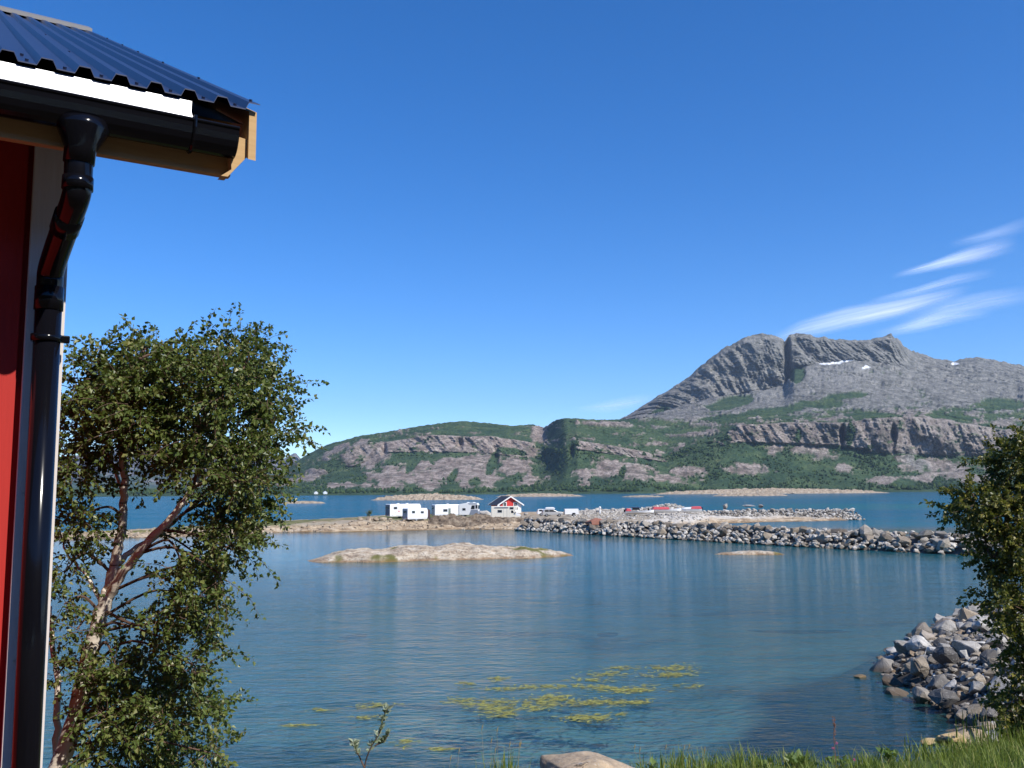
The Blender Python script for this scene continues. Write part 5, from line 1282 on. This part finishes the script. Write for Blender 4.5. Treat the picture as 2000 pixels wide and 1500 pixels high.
# ---------------------------------------------------------------- floating seaweed
t = NT('floating_kelp'); g = t.node('ShaderNodeNewGeometry').outputs['Random Per Island']
t.set(t.ramp(g, [(0, (.12, .11, .03)), (.5, (.25, .24, .045)), (1, (.38, .37, .08))]), .55, 0, .4); M['kelp'] = t.m
def kelp(label, spots, seed, name='seaweed_patch'):
    rs = np.random.default_rng(seed); Vs = []; c0 = gnd(spots[0][0], spots[0][1])
    P = []; S_ = []
    for px, py, rx, ry, n in spots:
        n = int(n * 2.4); u = rs.normal(size=(n, 2)) * .42
        # strands follow wavy lines
        qx = px + u[:, 0] * rx * 1.1; qy = py + u[:, 1] * ry + np.sin(qx / 17.0 + seed) * ry * .22 + rs.normal(size=n) * ry * .15
        keep = fbm(qx / 14, qy / 5, 3, seed) > -.12
        for a, b in zip(qx[keep], qy[keep]): P.append(gnd(a, b, .012))
    P = np.array(P); n = len(P)
    an = rs.normal(.0, .55, n); L = rs.uniform(.10, .34, n); W = rs.uniform(.03, .085, n)
    d = np.stack([np.cos(an), np.sin(an)], 1); s_ = np.stack([-d[:, 1], d[:, 0]], 1)
    z = .012 + rs.uniform(0, .02, n)
    quad = []
    for f, w_, zz in ((-.5, .3, -.004), (-.2, 1, .008), (.2, .8, .004), (.5, .2, -.004)):
        cpt = P[:, :2] + d * (L * f)[:, None] + s_ * (np.sin(f * 5 + an) * L * .12)[:, None]
        for sg in (-1, 1): quad.append(np.concatenate([cpt + s_ * (sg * W * w_ * .5)[:, None], (z + zz)[:, None]], 1))
    V = np.stack(quad, 1).reshape(-1, 3); b = np.arange(n)[:, None] * 8
    F = np.concatenate([b + np.array([[0, 1, 3, 2]]) + 2 * k for k in range(3)])
    o = mobj(name, V - np.array([c0[0], c0[1], 0]), F, M['kelp']); o.location = (c0[0], c0[1], 0)
    return tag(o, label, 'seaweed', 'floating seaweed patches', kind='stuff')
kelp('long yellow green seaweed raft left of centre', [(940, 1372, 70, 9, 200), (975, 1385, 50, 9, 110), (985, 1396, 30, 6, 50)], 901)
kelp('dense yellow seaweed raft in the middle of the group', [(1080, 1368, 65, 12, 230), (1050, 1380, 40, 8, 80)], 902)
kelp('ragged seaweed tail trailing right of the middle raft', [(1175, 1372, 70, 7, 130), (1245, 1371, 40, 6, 70)], 903)
kelp('bright oval seaweed raft to the upper right', [(1210, 1345, 75, 8, 190), (1250, 1350, 40, 5, 50)], 904)
kelp('topmost yellow seaweed raft at the right end', [(1312, 1304, 50, 7, 120), (1325, 1316, 45, 6, 90), (1285, 1319, 40, 5, 50)], 905)
kelp('thin seaweed band crossing behind the rafts', [(1000, 1345, 90, 4, 90), (1090, 1340, 80, 4, 90), (1150, 1328, 50, 4, 60), (1190, 1316, 50, 6, 80), (1215, 1306, 50, 5, 60)], 906)
kelp('lowest seaweed clump towards the tan boulder', [(1140, 1403, 50, 7, 110), (1165, 1397, 30, 5, 40), (1215, 1397, 14, 4, 20)], 907)
kelp('small faded seaweed scrap above the left raft', [(970, 1326, 28, 5, 40), (910, 1335, 20, 3, 20)], 908)
kelp('brownish seaweed scrap above the sapling', [(735, 1378, 45, 6, 60), (715, 1400, 30, 4, 24)], 909)
kelp('isolated small seaweed scrap at the far right', [(1358, 1341, 16, 5, 24), (1325, 1337, 12, 3, 12)], 910)
kelp('small weed scrap floating right of the sapling', [(795, 1448, 26, 5, 30), (865, 1464, 30, 4, 26), (790, 1458, 14, 4, 12)], 911)
kelp('pale weed scrap floating left of the sapling top', [(625, 1387, 26, 3, 24), (575, 1417, 40, 3, 30)], 912)

# ---------------------------------------------------------------- cirrus wisps, high above the mountain
t = NT('cirrus_ice'); uv = t.node('ShaderNodeUVMap').outputs[0]
sx = t.node('ShaderNodeSeparateXYZ'); t.link(uv, sx.inputs[0])
mp = t.node('ShaderNodeMapping'); mp.inputs['Scale'].default_value = (2.2, 5.5, 1); t.link(uv, mp.inputs[0])
oi = t.node('ShaderNodeObjectInfo').outputs['Random']; cmb = t.node('ShaderNodeCombineXYZ'); t.link(t.math('MULTIPLY', oi, 37), cmb.inputs[2])
av = t.node('ShaderNodeVectorMath', operation='ADD'); t.link(mp.outputs[0], av.inputs[0]); t.link(cmb.outputs[0], av.inputs[1])
n1 = t.noise(av.outputs[0], 1.0, 5, .55, .3)
eu = t.math('MULTIPLY', sx.outputs[0], t.math('SUBTRACT', 1, sx.outputs[0])); ev = t.math('MULTIPLY', sx.outputs[1], t.math('SUBTRACT', 1, sx.outputs[1]))
e = t.math('MULTIPLY', t.math('POWER', t.math('MULTIPLY', eu, 4), 1.3), t.math('POWER', t.math('MULTIPLY', ev, 4), 1.8))
al = t.math('MULTIPLY', t.math('MULTIPLY', e, t.ramp(n1, [(.25, .35), (.72, 1)])), .5)
at_ = t.node('ShaderNodeAttribute'); at_.attribute_type = 'OBJECT'; at_.attribute_name = 'thickness'
al = t.math('MULTIPLY', al, at_.outputs['Fac'])
df = t.node('ShaderNodeBsdfDiffuse'); df.inputs[0].default_value = (.9, .9, .9, 1); tl = t.node('ShaderNodeBsdfTranslucent'); tl.inputs[0].default_value = (.95, .95, .95, 1)
ad = t.node('ShaderNodeAddShader'); t.link(df.outputs[0], ad.inputs[0]); t.link(tl.outputs[0], ad.inputs[1])
tp = t.node('ShaderNodeBsdfTransparent'); mx = t.node('ShaderNodeMixShader'); t.link(al, mx.inputs[0]); t.link(tp.outputs[0], mx.inputs[1]); t.link(ad.outputs[0], mx.inputs[2]); t.link(mx.outputs[0], t.out.inputs[0]); M['cirrus'] = t.m
def cirrus(label, pts, wpx, dens):
    nu, nv = 40, 7; V = []; UVs = []
    d = np.cumsum([0] + [math.hypot(pts[i + 1][0] - pts[i][0], pts[i + 1][1] - pts[i][1]) for i in range(len(pts) - 1)]); d = d / d[-1]
    for i in range(nu):
        s = i / (nu - 1); x = np.interp(s, d, [p_[0] for p_ in pts]); y = np.interp(s, d, [p_[1] for p_ in pts]); w_ = np.interp(s, d, wpx)
        for j in range(nv):
            tt = j / (nv - 1); V.append(gnd(x, y + (tt - .5) * w_, 8000 + 120 * math.sin(s * 5 + tt * 3))); UVs.append((s, tt))
    F = [(i * nv + j, (i + 1) * nv + j, (i + 1) * nv + j + 1, i * nv + j + 1) for i in range(nu - 1) for j in range(nv - 1)]
    V = np.array(V); c_ = V.mean(0); o = mobj('cloud', V - c_, F, M['cirrus'], None, True); o.location = c_
    ul = o.data.uv_layers.new(name='UVMap')
    for lp in o.data.loops: ul.data[lp.index].uv = UVs[lp.vertex_index]
    o['thickness'] = dens
    return tag(o, label, 'cloud', 'cirrus wisps over the mountain')
cirrus('widest bright cirrus streak rising from the summit notch', [(1490, 672), (1560, 645), (1650, 622), (1760, 600), (1900, 562)], [24, 44, 52, 46, 24], 1.35)
cirrus('highest bright cirrus streak near the right edge', [(1740, 540), (1820, 520), (1890, 500), (1990, 474)], [16, 24, 40, 44], 1.0)
cirrus('thin faint cirrus line between the two bright streaks', [(1690, 590), (1790, 568), (1870, 546), (1950, 530)], [12, 20, 28, 22], .6)
cirrus('faint broad cirrus patch at right above the peak', [(1740, 640), (1850, 604), (1930, 588), (2040, 570)], [40, 50, 50, 40], .55)
cirrus('low cirrus streak just above the pointed peak', [(1700, 655), (1800, 634), (1870, 620), (1940, 612)], [20, 34, 28, 16], .7)
cirrus('very faint cirrus trace at the upper right edge', [(1850, 478), (1920, 464), (2030, 430)], [20, 30, 40], .35)
cirrus('faint low cirrus smudge left of the mountain flank', [(1120, 800), (1190, 794), (1240, 784), (1290, 772)], [14, 30, 30, 14], .5)

# ---------------------------------------------------------------- unseen slope added behind the camera, blocks low sky to darken eave and pipe
ua = np.linspace(math.radians(75), math.radians(292), 110); ur = np.linspace(16, 150, 40)
UA, UR = np.meshgrid(ua, ur)
Xh = np.sin(UA) * UR; Yh = np.cos(UA) * UR
e_ = sstep(math.radians(75), math.radians(105), UA) * sstep(math.radians(292), math.radians(262), UA)
Zh = 5.2 + e_ * (.58 * (UR - 16) * sstep(16, 30, UR) * (1 - .45 * sstep(60, 150, UR)) + 2.2 * fbm(Xh / 7, Yh / 7, 4, 951)) - (1 - e_) * 8
idx = np.arange(Xh.size).reshape(Xh.shape)
F = np.stack([idx[:-1, :-1], idx[:-1, 1:], idx[1:, 1:], idx[1:, :-1]], -1).reshape(-1, 4)
t = NT('sky_blocking_heath'); v = t.coord('World'); n1 = t.noise(v, .5, 6, .65)
t.set(t.ramp(n1, [(.3, (.020, .020, .014)), (.55, (.045, .042, .028)), (.75, (.08, .07, .045))]), .95, 0, .1, t.bump(n1, 1, .4))
tag(mobj('sky_blocking_slope', np.stack([Xh.ravel(), Yh.ravel(), Zh.ravel()], 1), F, t.m, None, True), 'unseen dark slope added behind the viewpoint to block sky light', 'sky_blocking_slope', kind='structure')

# ---------------------------------------------------------------- sea air
hz = NT('sea_air'); hz.n.remove(hz.b)
pv = hz.node('ShaderNodeVolumePrincipled'); pv.inputs['Color'].default_value = (.62, .78, 1, 1); pv.inputs['Density'].default_value = HAZE; pv.inputs['Anisotropy'].default_value = .2
hz.link(pv.outputs[0], hz.out.inputs['Volume'])
hb = MB().box((0, 4000, 495), (24000, 12400, 1015)).build('haze', hz.m)
tag(hb, 'thin blue sea air between the viewpoint and the mountain', 'haze', kind='stuff')
